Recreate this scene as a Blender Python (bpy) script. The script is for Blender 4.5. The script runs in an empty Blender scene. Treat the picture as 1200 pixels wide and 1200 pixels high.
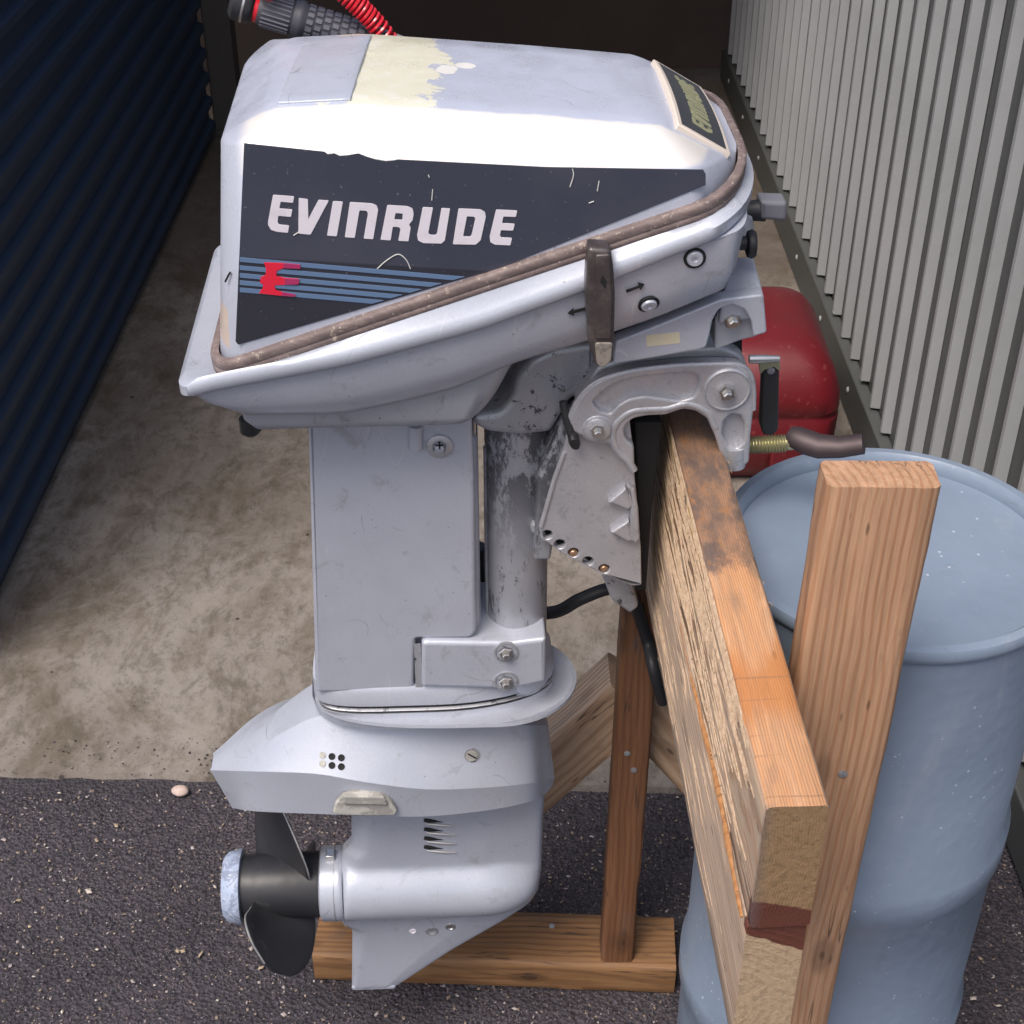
import bpy, bmesh, random
from math import *
from mathutils import Vector, Matrix, noise
random.seed(7)
sc = bpy.context.scene
col = sc.collection
# ---------------------------------------------------------------- camera, sky, sun, exposure
CAM = Vector((0, -1.31, 1.85)); PITCH = radians(35); FPX = 1745.0; YAW = radians(2.6)
cd = bpy.data.cameras.new('camera'); cam = bpy.data.objects.new('camera', cd); col.objects.link(cam)
cam.location = CAM; cam.rotation_euler = (radians(90) - PITCH, 0, 0)
cd.sensor_width = 36; cd.lens = 36 * FPX / 1200; cd.clip_start = .05; cd.clip_end = 500
sc.camera = cam
w = bpy.data.worlds.new('World'); sc.world = w; w.use_nodes = True
nt = w.node_tree; sky = nt.nodes.new('ShaderNodeTexSky'); sky.sky_type = 'NISHITA'; sky.sun_disc = False
SUN_EL = radians(60); SUN_AZ = radians(214)
sky.sun_elevation = SUN_EL; sky.sun_rotation = SUN_AZ; sky.dust_density = 5; sky.air_density = 1.0; sky.ozone_density = 1.0
nt.links.new(sky.outputs[0], nt.nodes['Background'].inputs[0]); nt.nodes['Background'].inputs[1].default_value = .12
sl = bpy.data.lights.new('sun', 'SUN'); sl.energy = 1.5; sl.angle = radians(26); sl.color = (1, .96, .9)
so = bpy.data.objects.new('sun', sl); col.objects.link(so)
sd = Vector((sin(SUN_AZ) * cos(SUN_EL), cos(SUN_AZ) * cos(SUN_EL), sin(SUN_EL)))
so.rotation_euler = sd.to_track_quat('Z', 'Y').to_euler()
sc.view_settings.view_transform = 'Standard'; sc.view_settings.look = 'None'
sc.view_settings.gamma = 1; sc.view_settings.use_curve_mapping = False
sc.view_settings.exposure = 0.58
sc.render.engine = 'CYCLES'
sc.render.resolution_x = 1024; sc.render.resolution_y = 1024

# ---------------------------------------------------------------- helpers
def ray(px, py):
    u = (px - 600) / FPX; v = (600 - py) / FPX
    return Vector((u, cos(PITCH) + v * sin(PITCH), -sin(PITCH) + v * cos(PITCH)))
RI = Matrix.Rotation(-YAW, 3, 'Z')
def L(px, py, y=0.0):                       # a point of the motor's own frame, at depth y across the motor
    o = RI @ CAM; d = RI @ ray(px, py); k = (y - o.y) / d.y
    return Vector((o.x + k * d.x, y, o.z + k * d.z))
def LX(px, py, y=0.0):
    p = L(px, py, y); return (p.x, p.z)
def surf(o, px, py, off=0.0):              # where a view line meets a piece of the motor
    from mathutils.bvhtree import BVHTree
    if o.name not in _bv: _bv[o.name] = BVHTree.FromPolygons([v.co for v in o.data.vertices], [p.vertices[:] for p in o.data.polygons])
    org = RI @ CAM; d = (RI @ ray(px, py)).normalized(); l, n, i, k = _bv[o.name].ray_cast(org, d)
    if l is None: return L(px, py, -.05), Vector((0, -1, 0))
    if n.dot(d) > 0: n = -n
    return l + n * off, n
_bv = {}
def poly(pts, y): return [LX(a, b, y) for a, b in pts]
def W(px, py, Y):                           # a point in the yard at world depth Y
    d = ray(px, py); k = (Y - CAM.y) / d.y; return CAM + d * k

def link(name, me, mat, parent=None, smooth=True):
    o = bpy.data.objects.new(name, me); col.objects.link(o)
    if mat: me.materials.clear(); me.materials.append(mat)
    if parent: o.parent = parent
    if smooth:
        for p in me.polygons: p.use_smooth = True
        me.set_sharp_from_angle(angle=radians(50))
    return o
def frombm(name, bm, mat, parent=None, smooth=True):
    bmesh.ops.recalc_face_normals(bm, faces=bm.faces)
    me = bpy.data.meshes.new(name); bm.to_mesh(me); bm.free(); return link(name, me, mat, parent, smooth)
def bev(o, w=.003, seg=3, ang=35):
    m = o.modifiers.new('b', 'BEVEL'); m.width = w; m.segments = seg; m.limit_method = 'ANGLE'; m.angle_limit = radians(ang)
    m.harden_normals = False
    return o
def empty(name, label, cat, loc=(0, 0, 0), rz=0, group=None):
    o = bpy.data.objects.new(name, None); col.objects.link(o); o.location = loc; o.rotation_euler = (0, 0, rz)
    o['label'] = label; o['category'] = cat
    if group: o['group'] = group
    return o
def tag(o, label, cat): o['label'] = label; o['category'] = cat; return o
def struct(o): o['kind'] = 'structure'; return o

def rounded(pts, r, n=4):                   # round every corner of an outline
    out = []; N = len(pts)
    for i, p in enumerate(pts):
        rr = r[i] if isinstance(r, (list, tuple)) else r
        p = Vector(p); a = Vector(pts[i - 1]) - p; b = Vector(pts[(i + 1) % N]) - p
        q = min(rr, a.length * .45, b.length * .45)
        if q < 1e-5: out.append(tuple(p)); continue
        s = p + a.normalized() * q; e = p + b.normalized() * q
        for k in range(n + 1):
            t = k / n; out.append(tuple(s * (1 - t) ** 2 + p * 2 * t * (1 - t) + e * t * t))
    return out
def spline(pts, n=6, closed=False):         # Catmull-Rom through points of any dimension
    P = [Vector(p) for p in pts]; out = []; N = len(P)
    rng = range(N if closed else N - 1)
    for i in rng:
        a = P[(i - 1) % N] if closed or i > 0 else P[0] * 2 - P[1]
        b = P[i]; c = P[(i + 1) % N]; d = P[(i + 2) % N] if closed or i + 2 < N else P[-1] * 2 - P[-2]
        for k in range(n):
            t = k / n
            out.append(.5 * ((2 * b) + (c - a) * t + (2 * a - 5 * b + 4 * c - d) * t * t + (3 * b - a - 3 * c + d) * t ** 3))
    if not closed: out.append(P[-1])
    return out
def slab(name, loops, y0, y1, mat, parent=None, b=.001, seg=2):
    """flat cast or cut piece: outlines (first outer, then holes) in x-z, from depth y0 (near) to y1 (far)"""
    cu = bpy.data.curves.new(name, 'CURVE'); cu.dimensions = '2D'; cu.fill_mode = 'BOTH'
    if loops and not isinstance(loops[0][0], (tuple, list, Vector)): loops = [loops]
    for lp in loops:
        s = cu.splines.new('POLY'); s.points.add(len(lp) - 1); s.use_cyclic_u = True
        for k, p in enumerate(lp): s.points[k].co = (p[0], p[1], 0, 1)
    h = (y1 - y0) / 2; b = min(b, h * .95)
    cu.extrude = h - b; cu.bevel_depth = b; cu.bevel_resolution = seg; cu.offset = -b
    t = bpy.data.objects.new('t', cu); col.objects.link(t)
    dg = bpy.context.evaluated_depsgraph_get()
    me = bpy.data.meshes.new_from_object(t.evaluated_get(dg)); bpy.data.objects.remove(t)
    ym = (y0 + y1) / 2
    for v in me.vertices: v.co = Vector((v.co.x, ym - v.co.z, v.co.y))
    me.name = name
    return link(name, me, mat, parent)
def circ(c, r, n=20): return [(c[0] + r * cos(2 * pi * k / n), c[1] + r * sin(2 * pi * k / n)) for k in range(n)]
def loft(name, rings, mat, parent=None, closed=True, caps=True, smooth=True):
    bm = bmesh.new(); R = [[bm.verts.new(p) for p in r] for r in rings]; n = len(R[0])
    for a, b in zip(R, R[1:]):
        for i in range(n if closed else n - 1):
            j = (i + 1) % n
            try: bm.faces.new((a[i], a[j], b[j], b[i]))
            except ValueError: pass
    if caps and closed:
        bm.faces.new(R[0]); bm.faces.new(R[-1])
    bmesh.ops.remove_doubles(bm, verts=bm.verts, dist=1e-6)
    return frombm(name, bm, mat, parent, smooth)
def frame(ax):
    ax = Vector(ax).normalized(); u = ax.orthogonal().normalized(); return u, ax.cross(u), ax
def lathe(name, prof, origin, axis, mat, parent=None, seg=32, smooth=True):
    u, v, a = frame(axis); o = Vector(origin)
    rings = [[o + a * h + (u * cos(2 * pi * k / seg) + v * sin(2 * pi * k / seg)) * max(r, 1e-4) for k in range(seg)] for r, h in prof]
    return loft(name, rings, mat, parent, smooth=smooth)
def tube(name, pts, r, mat, parent=None, seg=10, caps=True, rfun=None, flat=1.0):
    P = [Vector(p) for p in pts]; rings = []; pu = None
    for i, p in enumerate(P):
        t = (P[min(i + 1, len(P) - 1)] - P[max(i - 1, 0)]).normalized()
        u = t.orthogonal().normalized() if pu is None else (pu - t * pu.dot(t)).normalized()
        pu = u; v = t.cross(u); rr = rfun(i / (len(P) - 1)) if rfun else r
        rings.append([p + (u * cos(2 * pi * k / seg) + v * sin(2 * pi * k / seg) * flat) * rr for k in range(seg)])
    return loft(name, rings, mat, parent, caps=caps)
def box(name, lo, hi, mat, parent=None, b=.002):
    bm = bmesh.new(); bmesh.ops.create_cube(bm, size=1)
    for v in bm.verts: v.co = Vector([(lo[i] + hi[i]) / 2 + v.co[i] * (hi[i] - lo[i]) for i in range(3)])
    o = frombm(name, bm, mat, parent)
    if b: bev(o, b, 2)
    return o
def interp(tab, x):
    if x <= tab[0][0]: return tab[0][1]
    for (a, b), (c, d) in zip(tab, tab[1:]):
        if x <= c: return b + (d - b) * (x - a) / (c - a)
    return tab[-1][1]

# ---------------------------------------------------------------- materials
class M:
    def __init__(s, name, base, rough=.5, metal=0, coat=0, spec=.5):
        s.m = bpy.data.materials.new(name); s.m.use_nodes = True; s.t = s.m.node_tree; s.n = s.t.nodes
        s.b = s.n['Principled BSDF']; s.b.inputs['Roughness'].default_value = rough; s.b.inputs['Metallic'].default_value = metal
        s.b.inputs['Coat Weight'].default_value = coat; s.b.inputs['Coat Roughness'].default_value = .15
        s.b.inputs['Specular IOR Level'].default_value = spec
        c = s.n.new('ShaderNodeRGB'); c.outputs[0].default_value = (*base, 1); s.c = c.outputs[0]; s.h = None; s.rr = None
        s.co = s.n.new('ShaderNodeTexCoord').outputs['Object']
    def ln(s, a, b): s.t.links.new(a, b)
    def mapped(s, scale=(1, 1, 1), loc=(0, 0, 0), rot=(0, 0, 0)):
        m = s.n.new('ShaderNodeMapping'); m.inputs['Scale'].default_value = scale; m.inputs['Location'].default_value = loc
        m.inputs['Rotation'].default_value = rot; s.ln(s.co, m.inputs[0]); return m.outputs[0]
    def noise(s, scale, detail=4, rough=.55, dist=0, st=(1, 1, 1), loc=(0, 0, 0)):
        n = s.n.new('ShaderNodeTexNoise'); n.inputs['Scale'].default_value = scale; n.inputs['Detail'].default_value = detail
        n.inputs['Roughness'].default_value = rough; n.inputs['Distortion'].default_value = dist
        s.ln(s.mapped(st, loc), n.inputs['Vector']); return n.outputs['Fac']
    def voro(s, scale, st=(1, 1, 1), out='Distance', loc=(0, 0, 0)):
        n = s.n.new('ShaderNodeTexVoronoi'); n.inputs['Scale'].default_value = scale; s.ln(s.mapped(st, loc), n.inputs['Vector']); return n.outputs[out]
    def ramp(s, f, a, b, lo=0, hi=1):
        m = s.n.new('ShaderNodeMapRange'); m.interpolation_type = 'SMOOTHSTEP'
        for i, v in zip(('From Min', 'From Max', 'To Min', 'To Max'), (a, b, lo, hi)): m.inputs[i].default_value = v
        s.ln(f, m.inputs['Value']); return m.outputs[0]
    def math(s, op, a, b=0.0):
        m = s.n.new('ShaderNodeMath'); m.operation = op
        for i, v in enumerate((a, b)):
            if isinstance(v, (int, float)): m.inputs[i].default_value = v
            else: s.ln(v, m.inputs[i])
        return m.outputs[0]
    def sep(s, v=None):
        m = s.n.new('ShaderNodeSeparateXYZ'); s.ln(v or s.co, m.inputs[0]); return m.outputs
    def nrm(s):
        return s.sep(s.n.new('ShaderNodeTexCoord').outputs['Normal'])
    def mix(s, fac, colr, typ='MIX'):
        m = s.n.new('ShaderNodeMix'); m.data_type = 'RGBA'; m.blend_type = typ
        if isinstance(fac, (int, float)): m.inputs[0].default_value = fac
        else: s.ln(fac, m.inputs[0])
        s.ln(s.c, m.inputs[6])
        if isinstance(colr, tuple): m.inputs[7].default_value = (*colr, 1)
        else: s.ln(colr, m.inputs[7])
        s.c = m.outputs[2]; return s
    def bump(s, f, dist, strength=1):
        b = s.n.new('ShaderNodeBump'); b.inputs['Distance'].default_value = dist; b.inputs['Strength'].default_value = strength
        s.ln(f, b.inputs['Height'])
        if s.h: s.ln(s.h, b.inputs['Normal'])
        s.h = b.outputs[0]; return s
    def rough(s, f, lo, hi): s.rr = s.ramp(f, .3, .7, lo, hi); return s
    def done(s):
        s.ln(s.c, s.b.inputs['Base Color'])
        if s.h: s.ln(s.h, s.b.inputs['Normal'])
        if s.rr: s.ln(s.rr, s.b.inputs['Roughness'])
        return s.m

def paint(name, base, rough=.34, wear=.5, dirt=.3):
    m = M(name, base, rough, .22, .06)
    m.mix(m.ramp(m.noise(5, 6, .65, .3), .35, .72, 0, .38), tuple(c * .80 for c in base))
    m.mix(m.ramp(m.noise(9, 7, .75, .2, (1, 1, .25), (2, 3, 1)), .52, .72, 0, .32), tuple(min(1, c * f) for c, f in zip(base, (.80, .77, .70))))   # run marks
    m.mix(m.ramp(m.noise(420, 2, .5), .4, .7, 0, .12), tuple(min(1, c * 1.35) for c in base))
    m.mix(m.ramp(m.noise(28, 9, .8, .6), .56, .66, 0, dirt), (.17, .155, .145))
    # fine scratches: short pieces of contour lines
    for sc_, lo, st_, ms in ((9, (1.3, 4, 1), (1, 1, 1), .0022), (14, (5, 1, 2), (1, 1, .3), .0022)):
        l = m.ramp(m.math('ABSOLUTE', m.math('SUBTRACT', m.noise(sc_, 1.5, .4, 0, st_, lo), .5)), ms, ms * .3)
        g = m.ramp(m.noise(16, 2, .5, 0, (1, 1, 1), (lo[2], lo[0], lo[1])), .55, .60)
        m.mix(m.math('MULTIPLY', m.math('MULTIPLY', l, g), wear), (.20, .19, .19) if sc_ == 9 else (.66, .66, .66))
    m.mix(m.ramp(m.noise(90, 6, .8, 1.5, (1, 1, .35)), .645, .67, 0, wear), (.60, .59, .57))
    m.mix(m.ramp(m.voro(48, out='Distance'), .06, .035, 0, dirt * 1.6), (.09, .085, .08))
    m.bump(m.noise(260, 3), .0003, .35).bump(m.noise(14, 3), .0015, .25)
    m.rough(m.noise(22, 5, .7), rough - .05, rough + .17); return m
PB = (.455, .48, .555)
m_paint = paint('grey_blue_paint', PB).done()
m_paint_shade = paint('shaded_motor_paint', (.40, .42, .475), .42, .4, .5).done()  # darker, dirtier copy of the motor paint; shade of undersides put into its tone
def cowl_mat():
    m = paint('cowl_paint', (.50, .53, .63), .29, .35, .05)
    x, y, z = m.sep()
    # primer showing where the top coat has flaked off: a ragged patch with hard edges
    nz = m.noise(24, 9, .66, .9)
    dx = m.math('DIVIDE', m.math('SUBTRACT', x, -.115), .058); dy = m.math('DIVIDE', m.math('SUBTRACT', y, -.0), .16)
    d = m.math('SQRT', m.math('ADD', m.math('MULTIPLY', dx, dx), m.math('MULTIPLY', dy, dy)))
    d = m.math('ADD', d, m.math('MULTIPLY', m.math('SUBTRACT', nz, .5), 1.7))
    m.mix(m.math('MULTIPLY', m.ramp(d, .92, .88), m.ramp(z, 1.385, 1.387)), (.76, .73, .58)).mix(m.math('MULTIPLY', m.math('MULTIPLY', m.ramp(d, .92, .88), m.ramp(z, 1.385, 1.387)), m.ramp(m.noise(60, 6, .7), .5, .62, 0, .6)), (.82, .80, .72))
    for bx_, by_, rx_, ry_ in ((-.058, .005, .011, .014), (-.040, .018, .010, .010)):
        ex_ = m.math('DIVIDE', m.math('SUBTRACT', x, bx_), rx_); ey_ = m.math('DIVIDE', m.math('SUBTRACT', y, by_), ry_)
        dd = m.math('ADD', m.math('ADD', m.math('MULTIPLY', ex_, ex_), m.math('MULTIPLY', ey_, ey_)), m.math('MULTIPLY', m.noise(70, 5, .6), 2.0))
        m.mix(m.math('MULTIPLY', m.ramp(dd, 1.75, 1.6), m.ramp(z, 1.385, 1.387)), (.83, .81, .76))
    # pale primer and sky glare along the shoulder, both painted into the colour
    sh = m.math('MULTIPLY', m.ramp(m.math('ADD', y, m.math('MULTIPLY', m.noise(30, 6, .7), .012)), -.083, -.089), m.ramp(z, 1.371, 1.374))
    m.mix(m.math('MULTIPLY', sh, m.ramp(x, -.235, -.22, 0, .9)), (.80, .76, .71))
    m.mix(m.math('MULTIPLY', m.ramp(m.math('ADD', m.voro(20, (1, 1, 1), loc=(.3, .1, .2)), m.math('MULTIPLY', m.noise(80), .1)), .15, .13, 0, .75), m.ramp(x, .03, .0)), (.83, .80, .74))
    m.mix(m.math('MULTIPLY', m.ramp(m.voro(13, (1.7, 1, 1), loc=(.11, .02, .4)), .07, .05, 0, .8), m.ramp(x, -.12, -.14)), (.24, .23, .22))
    m.mix(m.math('MULTIPLY', m.ramp(m.math('ADD', x, m.math('MULTIPLY', m.noise(60, 4), .006)), -.2535, -.2545), m.ramp(m.math('ABSOLUTE', m.math('SUBTRACT', z, 1.225)), .020, .017, 0, .9)), (.62, .50, .42))
    return m.done()
m_cowl = cowl_mat()
def cast(name, base, dark=.25):
    m = M(name, base, .42, .45)
    m.mix(m.ramp(m.noise(12, 5, .6), .4, .75, 0, dark), tuple(c * .5 for c in base))
    m.mix(m.ramp(m.noise(55, 7, .8, .4), .575, .60, 0, min(1, dark + .1)), (.06, .06, .065))
    m.mix(m.ramp(m.noise(500, 2), .45, .65, 0, .2), tuple(min(1, c * 1.4) for c in base))
    m.bump(m.noise(300, 3), .0004, .5).bump(m.noise(25, 3), .001, .3); m.rough(m.noise(40, 5), .34, .52); return m.done()
m_cast = cast('cast_aluminium', (.47, .47, .50), .12)
def tubemat():
    m = M('worn_tube_paint', (.40, .41, .45), .42, .4)
    x, y, z = m.sep()
    up = m.ramp(z, .86, 1.03, 0, .8)
    m.mix(m.math('MULTIPLY', up, m.ramp(m.noise(26, 9, .8, .3, (1, 1, .5)), .44, .50)), (.045, .045, .052))
    m.mix(m.ramp(m.noise(55, 8, .8, .5, (1, 1, .3)), .56, .60, 0, .75), (.07, .068, .072))
    m.mix(m.ramp(m.noise(90, 7, .8, .5, (1, 1, .25), (3, 1, 1)), .62, .66, 0, .7), (.50, .50, .53))
    m.bump(m.noise(120, 5), .0006, .6); m.rough(m.noise(40, 5), .34, .55); return m.done()
m_tube = tubemat()
m_yoke = cast('dark_worn_casting', (.42, .43, .46), .9)
m_steel = M('bright_steel', (.62, .60, .57), .28, .95); m_steel.bump(m_steel.noise(200), .0003, .4); m_steel = m_steel.done()
m_zinc = M('yellow_zinc', (.50, .47, .30), .35, .8); m_zinc.mix(m_zinc.ramp(m_zinc.noise(60), .45, .7, 0, .5), (.3, .27, .16)); m_zinc = m_zinc.done()
m_cop = M('copper_pin', (.62, .40, .26), .4, .8); m_cop.mix(m_cop.ramp(m_cop.noise(300), .5, .6, 0, .5), (.2, .12, .08)); m_cop = m_cop.done()
m_black = M('black_rubber', (.022, .022, .025), .5); m_black.bump(m_black.noise(150), .0005, .4); m_black = m_black.done()
def propmat():
    m = M('black_propeller_paint', (.022, .022, .026), .55, 0, .0)
    m.mix(m.ramp(m.noise(40, 7, .75, 1), .62, .68, 0, .6), (.09, .09, .10)); m.bump(m.noise(60, 4), .001, .3); m.rough(m.noise(30), .42, .6); return m.done()
m_prop = propmat()
m_edge = M('bright_edge_metal', (.55, .54, .53), .35, .7).done()  # bright metal for blade edges and intake lips
def worn_blue():
    m = M('worn_blue_grey', (.36, .42, .55), .5); m.mix(m.ramp(m.noise(45, 6, .7, 1.5), .5, .56, 0, .7), (.17, .20, .28))
    m.mix(m.ramp(m.noise(70, 6, .7, 1.5), .6, .63, 0, .8), (.62, .64, .68)); return m.done()
m_ring = worn_blue()
def trimmat():
    m = M('faded_brown_trim', (.15, .112, .106), .6)
    m.mix(m.ramp(m.noise(60, 6, .7, 0, (1, 1, 2.5)), .4, .7, 0, .7), (.29, .225, .205))
    m.mix(m.ramp(m.noise(180, 4, .7), .6, .66, 0, .6), (.55, .47, .38)); m.bump(m.noise(160), .0008, .5); return m.done()
m_trim = trimmat()
m_latch = M('worn_latch', (.085, .072, .072), .36, .5)
m_latch.mix(m_latch.ramp(m_latch.noise(30, 6, .7), .45, .65, 0, .55), (.22, .19, .18)); m_latch.bump(m_latch.noise(120), .0005, .4); m_latch = m_latch.done()
m_latch2 = M('latch_tip', (.27, .24, .21), .5, .2); m_latch2.mix(m_latch2.ramp(m_latch2.noise(120, 6, .7), .5, .6, 0, .7), (.13, .11, .1)); m_latch2 = m_latch2.done()
def decal():
    m = M('navy_decal', (.045, .050, .075), .36, 0, .3)
    m.mix(m.ramp(m.noise(9, 4), .35, .7, 0, .5), (.070, .075, .10))
    z = m.sep()[2]; m.mix(m.ramp(m.math('ADD', z, m.math('MULTIPLY', m.sep()[0], .085)), 1.2815, 1.2795, 0, .75), (.022, .022, .030))
    m.mix(m.ramp(m.noise(300, 3), .68, .74, 0, .5), (.3, .3, .32)); m.mix(m.ramp(m.noise(26, 8, .85, 2, (1, 1, 2)), .72, .735, 0, .8), (.45, .44, .42))
    m.bump(m.noise(30), .0008, .3); return m.done()
m_decal = decal()
m_white = M('lettering_white', (.72, .68, .74), .4); m_white.mix(m_white.ramp(m_white.noise(90, 5), .55, .7, 0, .25), (.5, .48, .52)); m_white = m_white.done()
m_stripe = M('stripe_blue', (.12, .19, .32), .35).done()
m_red = M('logo_red', (.70, .02, .05), .35).done()
m_redfade = M('logo_red_faded', (.38, .035, .12), .35).done()
m_badge = M('badge_charcoal', (.035, .04, .05), .4).done()
m_cream = M('badge_cream', (.66, .58, .50), .4).done()
m_gold = M('badge_gold', (.36, .36, .22), .4, .3).done()
m_coil = M('red_coil_plastic', (.62, .015, .03), .25, 0, .4).done()
m_grip = M('grip_rubber', (.055, .055, .068), .5); m_grip.bump(m_grip.noise(200), .0004, .4); m_grip = m_grip.done()
m_grip2 = M('grip_sheen_rubber', (.11, .11, .135), .42).done()
m_knob = M('grey_lever_plastic', (.16, .16, .185), .45).done()
m_anode = M('zinc_anode', (.30, .29, .27), .7); m_anode.mix(m_anode.ramp(m_anode.noise(60, 6), .5, .6, 0, .7), (.52, .51, .46)); m_anode.bump(m_anode.noise(120, 6), .002, .6); m_anode = m_anode.done()
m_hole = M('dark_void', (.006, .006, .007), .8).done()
def redtank():
    m = M('dark_red_tank', (.135, .006, .012), .45, 0, .05); m.mix(m.ramp(m.noise(9, 5), .4, .7, 0, .45), (.085, .008, .012))
    m.mix(m.ramp(m.noise(60, 5), .62, .7, 0, .3), (.30, .10, .09)); m.bump(m.noise(25), .002, .3); return m.done()
m_tank = redtank()
def bluebarrel():
    m = M('blue_grey_barrel', (.215, .27, .355), .36, 0, .1); m.mix(m.ramp(m.noise(6, 5), .4, .7, 0, .45), (.15, .195, .265)).mix(m.ramp(m.noise(4, 8, .75, .3, (1, 1, .3), (2, 5, 1)), .54, .66, 0, .4), (.33, .36, .40)).mix(m.ramp(m.noise(18, 9, .8, .4), .60, .68, 0, .4), (.12, .13, .14))
    m.mix(m.math('MULTIPLY', m.ramp(m.voro(75, loc=(.2, .3, .1)), .13, .07, 0, .7), m.ramp(m.noise(9), .50, .58)), (.62, .66, .72)); m.mix(m.ramp(m.noise(40, 6, .8, 0, (1, 1, .2)), .62, .7, 0, .3), (.33, .38, .42))
    m.bump(m.noise(20), .002, .3).bump(m.voro(60, loc=(.2, .3, .1)), .001, .4); return m.done()
m_barrel = bluebarrel()

def wood(name, base, late, pith=(0, .05, .05), rings=170, stain=None, top=None, end=None, grey=.3, fib=1.0, extra=None):
    m = M(name, base, .62)
    x, y, z = m.sep()
    # growth rings about a pith line running along x
    n1 = m.math('MULTIPLY', m.math('SUBTRACT', m.noise(2.2, 3, .5, 0, (1.2, 3, 3)), .5), .035)
    a = m.math('SUBTRACT', y, pith[1]); b = m.math('SUBTRACT', z, pith[2])
    r = m.math('ADD', m.math('SQRT', m.math('ADD', m.math('MULTIPLY', a, a), m.math('MULTIPLY', b, b))), n1)
    s = m.math('SINE', m.math('MULTIPLY', r, rings * 2 * pi))
    f = m.ramp(s, -.1, .95, 0, .75)
    if top:                                   # top face colour: fresh and planed on the beam, paler on the braces
        nz = m.nrm()[2]; m.mix(m.ramp(nz, .5, .8), top)
    m.mix(f, late)
    fine = m.noise(1, 6, .7, .3, (9, 260, 260)); m.mix(m.ramp(fine, .42, .62, 0, .32 * fib), tuple(c * .45 for c in base))
    m.mix(m.ramp(m.noise(1, 6, .7, .5, (3, 60, 60)), .48, .7, 0, .4), tuple(min(1, c * 1.35 + .03) for c in base))
    m.mix(m.ramp(m.noise(1, 8, .75, .7, (6, 34, 34), (3, 1, 2)), .55, .68, 0, grey), (.13, .11, .10))
    m.mix(m.ramp(m.voro(1, (11, 45, 45)), .10, .05, 0, .6), (.05, .028, .018))
    kn_ = m.math('ADD', m.voro(1, (6, 15, 15), loc=(.35, .2, .6)), m.math('MULTIPLY', m.noise(1, 4, .6, 0, (20, 60, 60)), .08))
    m.mix(m.ramp(kn_, .26, .16, 0, .55), tuple(c * .38 for c in base)).mix(m.ramp(kn_, .13, .11, 0, .7), (.045, .022, .012))
    crk = m.ramp(m.math('ABSOLUTE', m.math('SUBTRACT', m.noise(1, 3, .6, 0, (1.6, 30, 30), (4, 4, 4)), .5)), .010, .002)
    m.mix(m.math('MULTIPLY', crk, m.ramp(m.noise(1, 2, .5, 0, (5, 20, 20)), .55, .62, 0, .75)), (.05, .032, .024))
    if end:
        nx = m.nrm()[0]; ab = m.math('ABSOLUTE', nx); m.mix(m.ramp(ab, .6, .8, 0, .9), end); m.mix(m.math('MULTIPLY', m.ramp(ab, .6, .8), m.ramp(m.noise(1, 6, .7, 0, (60, 160, 160)), .45, .62, 0, .5)), tuple(c * .55 for c in end))
    if extra: extra(m, x, y, z)
    m.bump(fine, .0012, .6 * fib).bump(f, .0006, .35).bump(m.noise(1, 5, .6, .5, (5, 50, 50)), .003, .4 * fib)
    return m.done()
def top_stain(m, x, y, z):                  # oily grey weathering on the clamp end of the top beam
    nz = m.nrm()[2]; up = m.ramp(nz, .4, .7)
    e = m.math('ADD', x, m.math('MULTIPLY', m.math('SUBTRACT', m.noise(1, 6, .7, 0, (22, 40, 40)), .5), .22))
    s = m.math('MULTIPLY', m.ramp(e, .275, .325), up)
    blot = m.ramp(m.noise(1, 8, .72, .15, (16, 34, 34)), .36, .60)
    m.mix(m.math('MULTIPLY', s, m.math('ADD', m.math('MULTIPLY', blot, .45), .50)), (.125, .092, .082))
    m.mix(m.math('MULTIPLY', s, m.ramp(m.noise(1, 7, .7, .2, (26, 44, 44), (5, 5, 5)), .55, .64, 0, .8)), (.33, .16, .07))
    # deep orange, wetter stripe along the near part
    m.mix(m.math('MULTIPLY', up, m.ramp(m.math('ADD', m.math('ABSOLUTE', m.math('SUBTRACT', x, .13)), m.math('MULTIPLY', m.noise(1, 4, .6, 0, (8, 40, 40)), .12)), .12, .08, 0, .7)), (.46, .17, .045))
    # greyed, torn side near the clamp
    sd_ = m.math('MULTIPLY', m.ramp(nz, .4, .2), m.ramp(m.math('ABSOLUTE', m.nrm()[0]), .6, .4))
    m.mix(m.math('MULTIPLY', sd_, m.ramp(m.math('ADD', e, 0.0), .12, .42, 0, .85)), (.20, .105, .05))
    m.mix(m.math('MULTIPLY', sd_, m.math('MULTIPLY', m.ramp(m.math('ADD', z, m.math('MULTIPLY', m.noise(1, 6, .8, 0, (30, 60, 60)), .05)), .062, .082), m.ramp(e, .2, .4, 0, .85))), (.52, .35, .13))
    m.mix(m.math('MULTIPLY', up, m.ramp(m.noise(1, 4, .6, 0, (160, 5, 5)), .62, .70, 0, .45)), (.22, .12, .07))
    m.mix(m.math('MULTIPLY', sd_, m.ramp(m.noise(1, 7, .7, 1.0, (5, 26, 26), (2, 7, 1)), .52, .60, 0, .6)), (.50, .40, .28))
def paint_band(m, x, y, z):                 # red-brown paint brushed over the joint at the near end
    e = m.math('ADD', z, m.math('ADD', m.math('MULTIPLY', y, -.45), m.math('MULTIPLY', m.math('SUBTRACT', m.noise(1, 4, .6, 0, (30, 60, 90)), .5), .01)))
    m.mix(m.math('MULTIPLY', m.ramp(e, .052, .0535), m.ramp(x, .012, .008)), (.11, .034, .022))
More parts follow.
